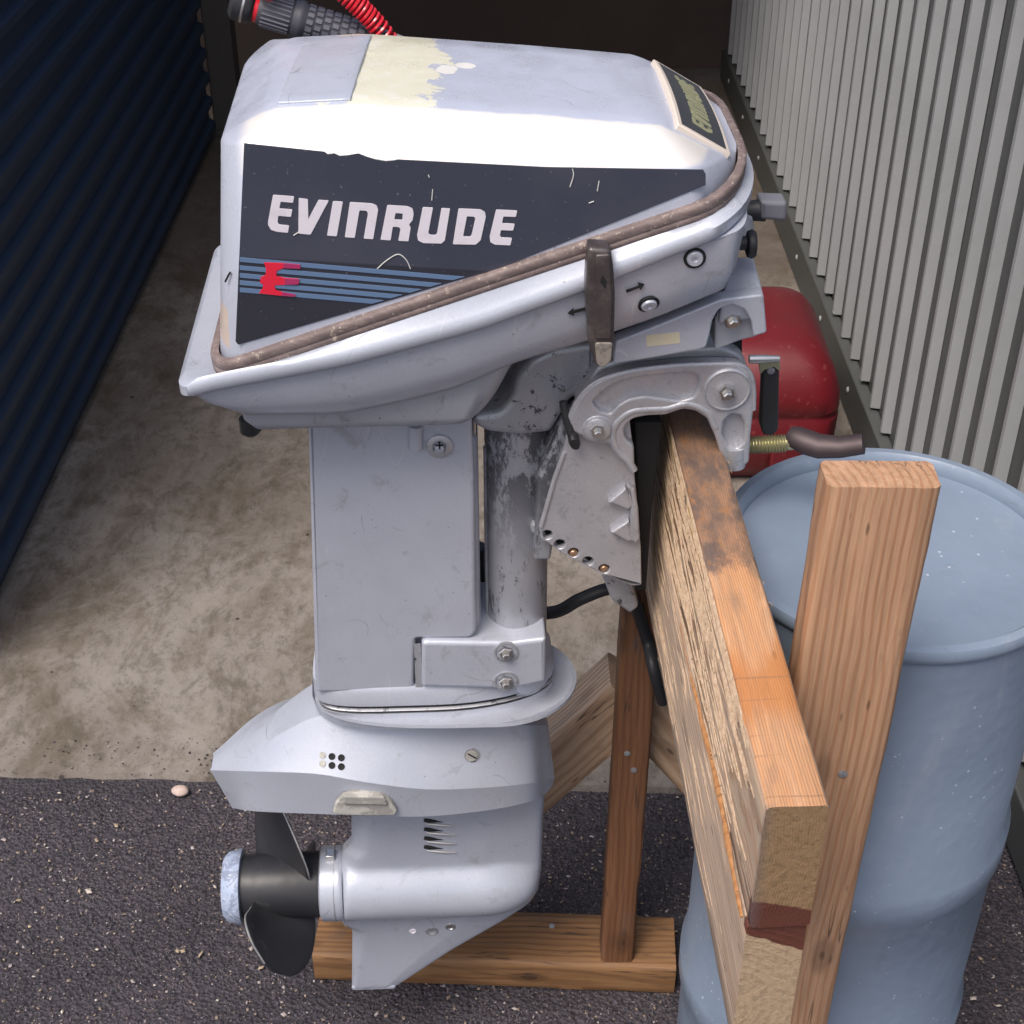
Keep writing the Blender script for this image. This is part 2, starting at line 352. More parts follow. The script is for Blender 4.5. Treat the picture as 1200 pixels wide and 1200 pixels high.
def paint_band_up(m, x, y, z):
    top_stain(m, x, y, z)
    e = m.math('ADD', z, m.math('ADD', m.math('MULTIPLY', y, -.25), m.math('MULTIPLY', m.noise(1, 4, .6, 0, (30, 60, 90)), .006)))
    m.mix(m.math('MULTIPLY', m.ramp(e, -.038, -.040), m.ramp(x, .01, .006)), (.11, .034, .022))
    m.mix(m.math('MULTIPLY', m.ramp(y, .012, .03, 0, .6), m.ramp(x, .006, .002)), (.16, .13, .13))
PALE = (.44, .31, .22); ORG = (.50, .27, .12)
m_w_top = wood('beam_wood', (.54, .385, .275), (.40, .22, .12), (0, .34, .02), 430, top=(.60, .30, .14), end=(.25, .155, .075), extra=paint_band_up)
m_w_low = wood('lower_beam_wood', (.57, .42, .31), (.46, .30, .20), (0, .040, -.03), 130, end=(.42, .30, .19), extra=paint_band)
m_w_post = wood('post_wood', (.46, .27, .16), (.36, .17, .085), (0, .1, .02), 130)
m_w_dark = wood('dark_brown_wood', (.20, .090, .042), (.14, .058, .028), (0, .1, .05), 120, grey=.5)  # one dark brown tone for the far post
m_w_base = wood('base_wood', (.27, .14, .060), (.17, .08, .033), (0, .12, -.05), 110, grey=.5)
m_w_brace = wood('brace_wood', (.52, .36, .24), (.38, .23, .14), (0, .12, .05), 120, top=(.60, .45, .33))
m_w_sliver = wood('split_orange_wood', (.44, .21, .08), (.36, .15, .05), (0, .1, .05), 130, grey=.1)

m_w_torn = wood('pale_torn_wood', (.56, .41, .28), (.46, .30, .19), (0, .1, .05), 130, grey=.3)
m_w_rust = wood('rusty_torn_wood', (.36, .20, .11), (.22, .11, .05), (0, .1, .05), 130, grey=.4)
m_w_fuzz = wood('yellow_torn_wood', (.50, .34, .13), (.36, .19, .07), (0, .1, .05), 130, grey=.3)
def concrete():
    m = M('stained_concrete', (.262, .236, .215), .75)
    m.mix(m.ramp(m.noise(1.8, 6, .65, .4), .38, .62, 0, .8), (.175, .148, .125))
    m.mix(m.ramp(m.noise(5, 9, .78, .5, (1, .7, 1)), .44, .62, 0, .7), (.115, .088, .062))
    m.mix(m.ramp(m.noise(17, 9, .8, .4, (1, .6, 1)), .47, .62, 0, .6), (.085, .070, .048))
    m.mix(m.ramp(m.noise(60, 6, .8, .2, (1, .6, 1)), .50, .66, 0, .45), (.07, .06, .045))
    m.mix(m.ramp(m.noise(6, 9, .75, .3, (1, .7, 1), (4, 2, 0)), .52, .66, 0, .65), (.295, .262, .235))
    # unit's inner shade painted on as brown, and an oil stain behind the leg
    x, y, z = m.sep()
    m.mix(m.ramp(m.math('ADD', y, m.math('MULTIPLY', m.noise(3, 5), .3)), 2.45, 2.70, 0, .7), (.085, .064, .050))
    dx = m.math('DIVIDE', m.math('ADD', x, .27), .15); dy = m.math('DIVIDE', m.math('SUBTRACT', y, 1.80), .09)
    d = m.math('ADD', m.math('ADD', m.math('MULTIPLY', dx, dx), m.math('MULTIPLY', dy, dy)), m.math('MULTIPLY', m.noise(14, 6, .7), 1.4))
    m.mix(m.ramp(d, 1.75, 1.45, 0, .75), (.065, .045, .035))
    m.mix(m.ramp(m.voro(9, loc=(.4, .3, 0)), .055, .04, 0, .85), (.03, .02, .018))
    m.bump(m.noise(70, 6, .7), .003, .5).bump(m.noise(8, 4), .004, .4); m.rough(m.noise(9, 4), .55, .85); return m.done()
m_conc = concrete()
def asphalt():
    m = M('asphalt', (.044, .039, .049), .8)
    m.mix(m.ramp(m.voro(170, out='Color'), .3, .9, 0, .5), (.085, .07, .082))
    m.mix(m.ramp(m.noise(140, 4, .8), .56, .66, 0, .75), (.19, .155, .15)); m.mix(m.ramp(m.noise(3, 5), .4, .7, 0, .5), (.020, .017, .022))
    m.bump(m.voro(150), .006, .9).bump(m.noise(60, 5, .7), .006, .6); return m.done()
m_asph = asphalt()
def metalwall(name, base, rough=.5):
    m = M(name, base, rough); m.mix(m.ramp(m.noise(3, 6, .7), .4, .75, 0, .4), tuple(c * .6 for c in base))
    m.mix(m.ramp(m.noise(25, 6, .8), .64, .72, 0, .4), tuple(c * 1.5 + .02 for c in base)); m.bump(m.noise(6), .004, .2); return m.done()
m_blue = metalwall('dark_blue_steel', (.030, .052, .095), .45)
m_gwall = metalwall('grey_green_steel', (.078, .082, .082))
m_grib = metalwall('pale_rib_steel', (.36, .37, .385), .4)
m_inside = metalwall('dark_brown_interior', (.085, .062, .052), .9)
m_post = metalwall('grey_brown_post', (.085, .075, .068), .7)
m_fac = metalwall('building_front_steel', (.22, .22, .21), .6)
m_roof = metalwall('roof_steel', (.10, .10, .10), .6)

# ---------------------------------------------------------------- ground
def sheet(name, x0, x1, y0, y1, z, mat):
    bm = bmesh.new(); bm.faces.new([bm.verts.new(p) for p in ((x0, y0, z), (x1, y0, z), (x1, y1, z), (x0, y1, z))])
    return struct(frombm(name, bm, mat, None, False))
sheet('asphalt_ground', -60, 60, -60, 60, 0, m_asph)
bm = bmesh.new(); xs = [-30 + 28.5 * i / 12 for i in range(12)] + [-1.5 + 3 * i / 160 for i in range(161)] + [1.6 + 28 * i / 12 for i in range(1, 13)]
rowf = []; rowt = []; rowb = []
for x in xs:                                 # slab with a broken, uneven front edge
    e = .505 + .010 * noise.noise(Vector((x * 9, 0, 3))) + .006 * noise.noise(Vector((x * 45, 2, 3))) - .035 * x * (abs(x) < 3)
    rowf.append(bm.verts.new((x, e - .005, -.01))); rowt.append(bm.verts.new((x, e + .004, .011))); rowb.append(bm.verts.new((x, 9, .012)))
for i in range(len(xs) - 1):
    bm.faces.new((rowf[i], rowf[i + 1], rowt[i + 1], rowt[i])); bm.faces.new((rowt[i], rowt[i + 1], rowb[i + 1], rowb[i]))
struct(frombm('concrete_floor', bm, m_conc, None, False))

def chips(name, n, area, smin, smax, mats, zf, label, cat):
    bm = bmesh.new()
    for _ in range(n):
        x = random.uniform(area[0], area[1]); y = random.uniform(area[2], area[3])
        s = smin + (smax - smin) * random.random() ** 4; k = random.choices(range(len(mats)), weights=[m[1] for m in mats])[0]
        c = Vector((x, y, zf(x, y) + s * .25)); R = Matrix.Rotation(random.uniform(0, 6.3), 3, 'Z') @ Matrix.Rotation(random.uniform(-.5, .5), 3, 'X')
        sz = Vector((s * random.uniform(.6, 1.4), s * random.uniform(.5, 1), s * random.uniform(.3, .6))) * .5
        vs = [bm.verts.new(c + R @ Vector((a * sz.x, b * sz.y, d * sz.z))) for a, b, d in ((1, .2, 0), (-.3, 1, .1), (-1, -.1, 0), (.2, -1, -.1), (.1, .1, 1), (0, 0, -1))]
        for a, b in ((0, 1), (1, 2), (2, 3), (3, 0)):
            for t in (4, 5):
                f = bm.faces.new((vs[a], vs[b], vs[t])); f.material_index = k
    me = bpy.data.meshes.new(name); bmesh.ops.recalc_face_normals(bm, faces=bm.faces); bm.to_mesh(me); bm.free()
    for m, _w in mats: me.materials.append(m)
    o = bpy.data.objects.new(name, me); col.objects.link(o); o['kind'] = 'stuff'; o['label'] = label; o['category'] = cat; return o
def stone(name, c):
    m = M(name, c, .7); m.mix(m.ramp(m.noise(200), .4, .6, 0, .4), tuple(v * .6 for v in c)); return m.done()
chip_m = [(stone('chip_dark', (.032, .026, .034)), 10), (stone('chip_grey', (.095, .080, .10)), 7), (stone('chip_tan', (.24, .185, .15)), 1.9), (stone('chip_pale', (.38, .33, .32)), .9)]
chips('gravel', 42000, (-.95, .95, -.12, .50), .0025, .0078, chip_m, lambda x, y: 0, 'loose stone chips and grit covering the dark asphalt', 'gravel')
chips('leaf_litter', 420, (-.95, .95, -.1, .52), .004, .012, [(stone('litter_tan', (.40, .31, .21)), 1), (stone('litter_pale', (.52, .46, .40)), .6)], lambda x, y: .003, 'pale bits of bark and husk scattered on the asphalt', 'litter')
chips('grit', 1500, (-.95, .95, .50, .62), .0015, .006, chip_m, lambda x, y: .012, 'scattered grit along the edge of the concrete floor', 'grit')
chips('floor_dirt', 260, (-1.0, .8, .6, 2.6), .002, .007, chip_m[:3], lambda x, y: .012, 'sparse crumbs of dirt lying on the concrete floor', 'dirt')
pb = W(212, 921, .5); bm = bmesh.new(); bmesh.ops.create_icosphere(bm, subdivisions=3, radius=.011)
for v in bm.verts: v.co = Vector((v.co.x * 1.35, v.co.y, v.co.z * .7)) * (1 + .15 * noise.noise(v.co * 90))
o = frombm('pebble', bm, stone('pink_pebble', (.56, .43, .38))); o.location = (pb.x, .49, .012); tag(o, 'pinkish pebble lying where the concrete floor meets the asphalt', 'pebble')

# ---------------------------------------------------------------- storage unit behind
WR = radians(-.62)
def wall_from(base_a, base_b, h):
    a = Vector(base_a); b = Vector(base_b); return a, (b - a).normalized(), (b - a).length
def gpt(px, py):                              # point on the ground seen at a pixel
    d = ray(px, py); k = -CAM.z / d.z; return CAM + d * k
# right wall with vertical ribs
ga = gpt(860, 97); gb = gpt(970, 377); dirv = (gb - ga).normalized(); ln = 4.35
rw = empty('ribbed_wall', 'grey green steel wall with pale upright ribs right of the red tank', 'wall', (ga.x, ga.y, 0), atan2(dirv.y, dirv.x))
box('panel', (-.02, -.02, .012), (ln, .03, 2.28), m_gwall, rw, 0)    # local y- faces the unit
pitch = .112; k = 0; ribs = []
side = -1
me_rib = None
while k * pitch + .05 < ln:
    x = .06 + k * pitch
    if me_rib is None:
        bm = bmesh.new(); V = [(-.011, 0), (-.006, -.020), (.006, -.020), (.011, 0)]
        R = [[bm.verts.new((a, b, z)) for a, b in V] for z in (.13, 2.25)]
        for i in range(3): bm.faces.new((R[0][i], R[0][i + 1], R[1][i + 1], R[1][i]))
        bm.faces.new(R[0]); bm.faces.new(R[1]); r0 = frombm('rib', bm, m_grib, rw, False); me_rib = r0.data
    else: r0 = bpy.data.objects.new('rib', me_rib); col.objects.link(r0); r0.parent = rw
    r0.location = (x + random.uniform(-.002, .002), -.0205, random.uniform(-.006, .004)); r0.rotation_euler = (random.uniform(-.0012, .0012), random.uniform(-.0015, .0015), 0); k += 1
box('base_channel', (-.02, -.05, .012), (ln, -.0205, .12), m_gwall, rw, .004)
bm0 = None
for i in range(11):
    x = .2 + i * .36
    if bm0 is None: bo = lathe('rivet', [(.001, .004), (.006, .003), (.008, 0)], (0, 0, 0), (0, -1, 0), m_grib, rw, 10); bm0 = bo.data
    else: bo = bpy.data.objects.new('rivet', bm0); col.objects.link(bo); bo.parent = rw
    bo.location = (x, -.0505, .075)
# left wall, horizontal corrugations
la = gpt(250, 165); lb = gpt(195, 283); dl = (lb - la).normalized(); ll = 2.75
lw = empty('corrugated_wall', 'dark blue steel wall with level corrugations at the left of the unit', 'wall', (la.x, la.y, 0), atan2(dl.y, dl.x))
box('panel', (0, -.04, .012), (ll, -.004, 2.28), m_blue, lw, 0)
bm = bmesh.new(); V = [(.0, .030), (.018, .040), (.018, .060), (.0, .070)]
R = [[bm.verts.new((x, a, b)) for a, b in V] for x in (.002, ll - .002)]
for i in range(3): bm.faces.new((R[0][i], R[0][i + 1], R[1][i + 1], R[1][i]))
bm.faces.new(R[0]); bm.faces.new(R[1]); rb = frombm('corrugation', bm, m_blue, lw, False); rb.location = (0, -.004, .01)
for i in range(1, 28):
    q = bpy.data.objects.new('corrugation', rb.data); col.objects.link(q); q.parent = lw; q.location = (0, -.004, .01 + i * .08)
pp = gpt(268, 163)
pst = empty('steel_post', 'grey brown steel post at the far end of the dark blue wall', 'post', (pp.x, pp.y + .05, 0))
box('post_shaft', (-.045, -.045, .012), (.045, .045, 2.28), m_post, pst, .004)
box('post_foot', (-.06, -.06, .012), (.06, .06, .03), m_post, pst, .003)
su = empty('storage_unit', 'dark open storage unit behind the motor', 'storage unit', (0, 4.2, 0))
box('back_wall', (-2.6, 0.02, .012), (ga.x + .03, .08, 2.3), m_inside, su, 0)
box('unseen_roof', (-2.6, -1.7, 2.3), (2.4, .08, 2.38), m_roof, su, 0)  # out of view, added and set back so that it shades the inside
box('unseen_header', (-2.6, -1.76, 2.2), (2.4, -1.7, 2.62), m_fac, su, .005)  # also out of view, added over the opening to keep the inside dark
box('side_wall', (-2.66, -1.7, .012), (-2.6, .08, 2.3), m_inside, su, 0)
for nm, x0, x1 in (('front_wall', -8, -2.7), ('front_wall', 1.75, 8)):
    fw = box(nm, (x0, -1.76, .012), (x1, -1.7, 2.62), m_fac, su, .004)

# ---------------------------------------------------------------- wooden stand
st = empty('wooden_stand', 'rough timber stand carrying the outboard motor on its top beam', 'stand', (.17, .15, 0))
def plank(name, p0, p1, w, h, mat, roll=0, rough=.0015, label=None, seg=40, up=(0, 0, 1), parent=st, edge=.004):
    """timber from p0 to p1 (world), w across, h high; object x runs along the grain"""
    p0 = Vector(p0); p1 = Vector(p1); x = (p1 - p0).normalized(); z = Vector(up); z = (z - x * z.dot(x)).normalized(); y = z.cross(x)
    ln_ = (p1 - p0).length; base = [(-w / 2, -h / 2), (w / 2, -h / 2), (w / 2, h / 2), (-w / 2, h / 2)]
    sec = []
    for i in range(4):
        a = Vector(base[i]); b = Vector(base[(i + 1) % 4]); m = 6 if (b - a).length > .07 else 4
        d = (b - a).normalized()
        for k in range(m):
            t = k / m; q = a + (b - a) * t
            if k == 0:
                sec.append(tuple(a + d * edge)); continue
            sec.append(tuple(q))
        sec.append(tuple(b - d * edge))
    rings = []
    sd_ = random.random() * 50
    for s in range(seg + 1):
        X = ln_ * s / seg; r = []
        for (a, b) in sec:
            nv = noise.noise(Vector((X * 14 + sd_, a * 60, b * 60))) + .5 * noise.noise(Vector((X * 50, a * 90 + sd_, b * 90)))
            k = 1 + nv * rough / max(abs(a), abs(b), .01); r.append((X, a * k, b * k))
        rings.append(r)
    o = loft(name, rings, mat, parent)
    Mx = Matrix.Translation(p0) @ Matrix((x, y, z)).transposed().to_4x4()
    o.matrix_parent_inverse = Matrix.Identity(4); o.matrix_basis = Matrix.Translation(-Vector(parent.location)) @ Mx if parent is st else Mx
    if label: o['label'] = label
    return o
def bx(d, X0=.1855):                          # left face of the beams at distance d in front of the camera
    return X0 - (d - .77) * .0454
BW = .047
def beamc(d, z, off=0): return Vector((bx(d) + BW / 2 + off, CAM.y + d, z))
zt = 1.0495
ub = plank('beam', beamc(.768, zt - .0665), beamc(1.70, zt - .0665), BW, .1335, m_w_top, rough=.0012, edge=.0028, label='upper beam with orange top and oil-stained clamp end', seg=90)
lb_ = plank('beam', beamc(.7705, zt - .133 - .001 - .074, -.001), beamc(1.66, zt - .133 - .075, -.000), BW + .0005, .1475, m_w_low, rough=.0012, edge=.0012, label='lower beam with pale torn side', seg=90)
# split sliver standing off the joint
pts = [Vector((bx(d) - .0035 + .0015 * sin(d * 22), CAM.y + d, zt - .1325 + .004 * sin(d * 9) + (.006 if d > 1.0 else 0))) - Vector(st.location) for d in [.775 + .0125 * i for i in range(30)]]
tube('splinter', pts, .003, m_w_sliver, st, 6, rfun=lambda t: (.0012 + .0022 * sin(pi * min(1, t * 1.25 + .05)) ** .7 * (.7 + .3 * sin(t * 37))) if t < .78 else .0006, flat=.5)
# torn grain: long thin fibres standing proud of the left faces
bm = bmesh.new()
for i in range(420):
    d0 = random.uniform(.80, 1.42); ln_ = random.uniform(.03, .16) ; zz = zt - (random.random() ** 1.2) * .27 - .003; r_ = random.uniform(.0004, .0013)
    k = random.choices((0, 1, 2), weights=(5, 3, .3) if d0 < 1.0 else (1.3, 5, 3))[0]; P_ = []
    dz_ = random.uniform(-.012, .012) * ln_ / .1; nseg = 5
    for q in range(nseg + 1):
        t = q / nseg; d = d0 + ln_ * t; rr = r_ * sin(pi * (.06 + .88 * t)) + .0001
        c = Vector((bx(d) - .0002, CAM.y + d, min(zz + dz_ * t + .0012 * sin(t * 5 + i), zt - .001))) - Vector(st.location)
        P_.append([bm.verts.new(c + Vector(o_)) for o_ in ((.0004, 0, rr * 1.6), (-rr * 1.1, 0, 0), (.0004, 0, -rr * 1.6))])
    for a_, b__ in zip(P_, P_[1:]):
        for e_ in (0, 1):
            f = bm.faces.new((a_[e_], b__[e_], b__[e_ + 1], a_[e_ + 1])); f.material_index = k
o = frombm('torn_grain', bm, m_w_torn, st); o.data.materials.append(m_w_rust); o.data.materials.append(m_w_fuzz); o['kind'] = 'stuff'
for i in range(9):                            # torn fibres along the edges
    d = random.uniform(.85, 1.25); s = random.choice((-1, 1)); x = bx(d) + (BW if s > 0 else 0); z0 = zt - (random.uniform(0, .004) if s > 0 else random.uniform(.0, .12))
    p = Vector((x, CAM.y + d, z0)) - Vector(st.location); l = random.uniform(.004, .013)
    tube('wood_fibre', [p, p + Vector((s * l * .2, -l * .5, .002)), p + Vector((s * l * .3, -l, .001))], .0006, m_w_brace, st, 4, rfun=lambda t: .0004 * (1 - t) + .00012)
# near post beside the beams
xl = .2340
plank('post', (xl + .0445 - .004, CAM.y + .97, .04), (xl + .0445 + .009, CAM.y + .97, 1.207), .089, .038, m_w_post, up=(0, -1, 0), label='near upright post beside the beam ends', rough=.001, seg=60)
# far frame
DX = CAM.y + 1.425
plank('post', (.154, DX + .006, .059), (.158, DX + .006, .772), .047, .045, m_w_dark, up=(0, -1, 0), label='dark brown far post', rough=.0008, seg=40)
br = W(790, 1158, DX - .012); bl = W(367, 1143, DX + .012)
plank('base', (-.292, DX + .046, .029), (.242, DX + .020, .029), .098, .058, m_w_base, rough=.001, label='low base timber on the asphalt', seg=50)
plank('brace', (.160, DX + .058, .535), (-.215, DX + .050, .075), .07, .085, m_w_brace, rough=.001, label='left knee brace')
plank('brace', (.150, DX + .060, .540), (.40, DX + .060, .205), .065, .082, m_w_brace, rough=.001, label='right knee brace', seg=16)
for X_, Y_, Z_, ax_ in ((xl + .02, CAM.y + .9505, .93, (0, -1, 0)), (xl + .06, CAM.y + .9505, .90, (0, -1, 0)), (xl + .03, CAM.y + .9505, .84, (0, -1, 0)), (.15, DX - .0175, .48, (0, -1, 0)), (.16, DX - .0175, .45, (0, -1, 0)), (-.18, DX + .04, .0585, (0, 0, 1)), (.06, DX + .05, .0585, (0, 0, 1))):
    p = Vector((X_, Y_, Z_)) - Vector(st.location); lathe('nail', [(.0042, -.002), (.0042, .0006), (.003, .0010), (.0001, .0010)], p, ax_, m_yoke, st, 12)
# near frame's base, mostly out of sight
plank('base', (.13, CAM.y + .97, .031), (.55, CAM.y + .97, .031), .098, .058, m_w_base, rough=.001)

# ---------------------------------------------------------------- blue barrel
BX, BY, BZ, BR = .383, CAM.y + 1.20, .975, .167
ba = empty('plastic_barrel', 'open blue grey plastic barrel standing under the clamp screw', 'barrel', (BX, BY, 0))
prof = [(.001, .004), (BR * .93, .004), (BR * .95, .012), (BR, .05), (BR, .25)]
for zc in (.32, .62): prof += [(BR, zc - .03), (BR + .006, zc - .018), (BR + .006, zc + .018), (BR, zc + .03)]
prof += [(BR, BZ - .05), (BR + .001, BZ - .02)]
lathe('barrel_shell', prof + [(BR + .001, BZ - .012), (BR - .006, BZ - .012), (BR - .007, BZ - .055), (BR - .007, BZ - .068), (BR - .018, BZ - .078), (BR - .018, BZ - .094), (BR - .007, BZ - .104), (BR - .006, .30), (BR - .02, .02), (.001, .02)], (0, 0, 0), (0, 0, 1), m_barrel, ba, 72)
lathe('rim', [(BR - .010, BZ - .014), (BR + .005, BZ - .014), (BR + .008, BZ - .007), (BR + .005, BZ), (BR - .004, BZ + .001), (BR - .010, BZ - .006), (BR - .010, BZ - .014)], (0, 0, 0), (0, 0, 1), m_barrel, ba, 72)

# ---------------------------------------------------------------- red fuel tank
def rrect(cx, cy, hx, hy, r, z, n=6):
    out = []
    for sx, sy, a0 in ((1, 1, 0), (-1, 1, 90), (-1, -1, 180), (1, -1, 270)):
        for k in range(n + 1):
            a = radians(a0 + 90 * k / n); out.append((cx + sx * (hx - r) + r * cos(a), cy + sy * (hy - r) + r * sin(a), z))
    return out
tk = empty('fuel_tank', 'dark red portable fuel tank on the floor behind the clamp', 'fuel tank', (.54, 1.62, .012))
rings = [rrect(0, 0, hx, hy, r, z) for hx, hy, r, z in ((.115, .15, .05, 0), (.14, .18, .055, .01), (.158, .20, .06, .04), (.166, .21, .06, .09), (.168, .212, .06, .155), (.163, .208, .06, .160), (.163, .208, .06, .168), (.168, .212, .06, .173), (.166, .21, .06, .205), (.152, .195, .06, .245), (.120, .16, .055, .285), (.085, .12, .05, .300), (.03, .04, .02, .303))]
rings = [[(a, b, c * 1.07) for a, b, c in r] for r in rings]
tb = loft('tank_body', rings, m_tank, tk)
lathe('filler_cap', [(.032, .270), (.034, .275), (.034, .305), (.030, .311), (.001, .312)], (-.05, -.09, 0), (0, 0, 1), m_black, tk, 24)
tube('tank_handle', spline([(-.10, .02, .275), (-.095, .02, .315), (-.06, .02, .335), (-.02, .02, .325), (-.01, .02, .295)], 5), .009, m_tank, tk, 8)
slabp = box('recess_rib', (.02, -.222, .03), (.12, -.208, .12), m_tank, tk, .006)

# ================================================================ the outboard motor
om = empty('outboard_motor', 'grey outboard motor with navy side panel clamped to the timber beam', 'outboard motor', (0, 0, 0), YAW)
def ring(xb, xf, w, rb, rf, zf, n=22, m=12, k=8, pw=2.0, bulge=0.0):
    """plan outline of a shell at one level, near side first"""
    P = []
    def arc(cx, cy, rx, ry, a0, a1):
        for i in range(m + 1):
            a = radians(a0 + (a1 - a0) * i / m); c, s = cos(a), sin(a)
            P.append((cx + rx * (abs(c) ** (2 / pw)) * (1 if c > 0 else -1), cy + ry * (abs(s) ** (2 / pw)) * (1 if s > 0 else -1)))
    arc(xb + rb[0], -w + rb[1], rb[0], rb[1], 180.01, 269.99)
    for i in range(1, n): P.append((xb + rb[0] + (xf - rf[0] - xb - rb[0]) * i / n, -w))
    arc(xf - rf[0], -w + rf[1], rf[0], rf[1], 270.01, 359.99)
    for i in range(1, k): P.append((xf + bulge, -w + rf[1] + 2 * (w - rf[1]) * i / k))
    arc(xf - rf[0], w - rf[1], rf[0], rf[1], .01, 89.99)
    for i in range(1, n): P.append((xf - rf[0] + (xb + rb[0] - xf + rf[0]) * i / n, w))
    arc(xb + rb[0], w - rb[1], rb[0], rb[1], 90.01, 179.99)
    for i in range(1, k): P.append((xb, w - rb[1] - 2 * (w - rb[1]) * i / k))
    return [(x, y, zf(x)) for x, y in P]
PZ = lambda x: 1.193 + .3453 * (x + .2637)   # the sloping parting line
B = [(-.26, 1.385), (-.2251, 1.4005), (-.0977, 1.3825), (.0222, 1.3757), (.155, 1.3702), (.19, 1.361)]
Ct = [(-.214, 1.4135), (-.135, 1.4165), (-.0685, 1.411), (.0246, 1.403), (.128, 1.3925), (.14, 1.389)]
Bz = lambda x: interp(B, x); Cz = lambda x: interp(Ct, x)
rings = [ring(-.272, .1985, .1355, (.028, .040), (.052, .095), lambda x: PZ(x) - .004, pw=1.6),
         ring(-.271, .1980, .1352, (.028, .040), (.052, .095), lambda x: PZ(x) + .006, pw=1.6),
         ring(-.249, .1915, .1350, (.028, .040), (.050, .090), lambda x: Bz(x) - .0012, pw=1.6),
         ring(-.246, .1890, .1330, (.028, .040), (.050, .088), lambda x: Bz(x) + .0015, pw=1.6),
         ring(-.214, .1420, .0985, (.014, .020), (.022, .050), lambda x: Cz(x) - .0015, pw=1.8),
         ring(-.210, .1370, .0955, (.014, .020), (.022, .050), lambda x: Cz(x) + .0006, pw=1.8),
         ring(-.190, .115, .070, (.018, .025), (.020, .035), lambda x: Cz(x) + .0018, pw=2),
         ring(-.150, .08, .035, (.015, .015), (.020, .015), lambda x: Cz(x) + .0026, pw=2)]
cowl = loft('engine_cover', rings, m_cowl, om); cowl['label'] = 'engine cover with flaked cream patch on top'
cowl.data.set_sharp_from_angle(angle=radians(50))

# flat rear panel on the top of the cover
tp = lambda px, py, y: L(px, py, y)
a, b_ = -.200, -.139
bm = bmesh.new(); g = []
for i in range(9):
    x = a + (b_ - a) * i / 8; row = []
    for j in range(13):
        y = -.086 + .172 * j / 12; sk = -.02 * (1 - i / 8) * 0 + .012 * (j / 12)
        zz = Cz(x) + .0006 + .0022 * (1 - (abs(y) / .09) ** 1.6) + .0022
        row.append(bm.verts.new((x + sk, y, zz)))
    g.append(row)
for i in range(8):
    for j in range(12): bm.faces.new((g[i][j], g[i + 1][j], g[i + 1][j + 1], g[i][j + 1]))
o = frombm('top_panel', bm, m_paint, om); so_ = o.modifiers.new('s', 'SOLIDIFY'); so_.thickness = .003; so_.offset = -1; bev(o, .001, 2)

# brown rubber trim round the parting line
def trimpath(xb, xf, w, dz, nn=30):
    r = ring(xb, xf, w, (.026, .040), (.052, .098), lambda x: PZ(x) + dz, n=nn, m=7); return [Vector(p) for p in r]
tr = trimpath(-.2755, .2015, .1385, -.001)
def band(name, path, h, t, mat, n_out=True, parent=om):
    N = len(path); rings = []
    for i, p in enumerate(path):
        d = (path[(i + 1) % N] - path[i - 1]); nrm_ = Vector((-d.y, d.x, 0)).normalized()
        nrm_ = -nrm_ if nrm_.dot(Vector((p.x + .03, p.y, 0))) < 0 else nrm_
        u = d.normalized().cross(nrm_).normalized(); u = u if u.z > 0 else -u
        sec = [(-t, -h), (t * .6, -h), (t, -h * .8), (t * 1.05, -h * .35), (t * .85, -h * .2), (t * 1.1, -h * .05), (t * 1.15, h * .5), (t, h * .85), (t * .5, h), (-t, h)]
        rings.append([p + nrm_ * a + u * b for a, b in sec])
    rings.append(rings[0]); return loft(name, rings, mat, parent, caps=False)
band('rubber_trim', tr, .0077, .0036, m_trim)
band('trim_groove', [p + Vector((0, 0, -.0085)) for p in tr], .0016, .0026, m_hole)

# lower tray
Rz = lambda x: interp([(-.306, 1.1835), (-.27, 1.193), (-.157, 1.214), (-.0365, 1.247), (.059, 1.284), (.138, 1.318), (.18, 1.333), (.218, 1.3445)], x)
Sl = [(-.30, 1.158)] + [LX(*p, -.125) for p in ((285, 488), (400, 486), (470, 472), (530, 457), (610, 424), (690, 400), (770, 373), (835, 346))] + [(.19, LX(835, 352, -.125)[1] + .006)]
Sl = sorted(Sl); Sz = lambda x: interp(Sl, x)
rings = [ring(-.268, .192, .130, (.03, .04), (.05, .09), lambda x: PZ(x) - .010, pw=1.8),
         ring(-.279, .204, .1415, (.03, .04), (.05, .095), lambda x: PZ(x) - .0085, pw=1.8),
         ring(-.300, .209, .1470, (.02, .03), (.062, .115), lambda x: Rz(x) + .001, pw=2.1),
         ring(-.3055, .2135, .1505, (.012, .02), (.062, .118), lambda x: Rz(x) - .003, pw=2.1),
         ring(-.3055, .2135, .1505, (.012, .02), (.062, .118), lambda x: Rz(x) - .0125, pw=2.1),
         ring(-.302, .210, .1470, (.012, .02), (.058, .112), lambda x: Rz(x) - .0160, pw=2.1),
         ring(-.297, .200, .1430, (.012, .02), (.022, .06), lambda x: Rz(x) - .0165, pw=2.6),
         ring(-.288, .193, .1400, (.012, .02), (.014, .04), lambda x: .45 * (Rz(x) - .018) + .55 * Sz(x), pw=2.6),
         ring(-.266, .186, .1290, (.012, .02), (.012, .03), lambda x: Sz(x) + .006, pw=2.6),
         ring(-.261, .182, .1220, (.012, .02), (.012, .03), lambda x: Sz(x) - .0005, pw=2.6),
         ring(-.25, .176, .080, (.012, .02), (.03, .04), lambda x: Sz(x) - .002, pw=2.6)]
tray = loft('lower_tray', rings, m_paint, om); tray.data.set_sharp_from_angle(angle=radians(50))
zb = L(450, 496, -.100).z; xq = L(553, 496, -.09).x
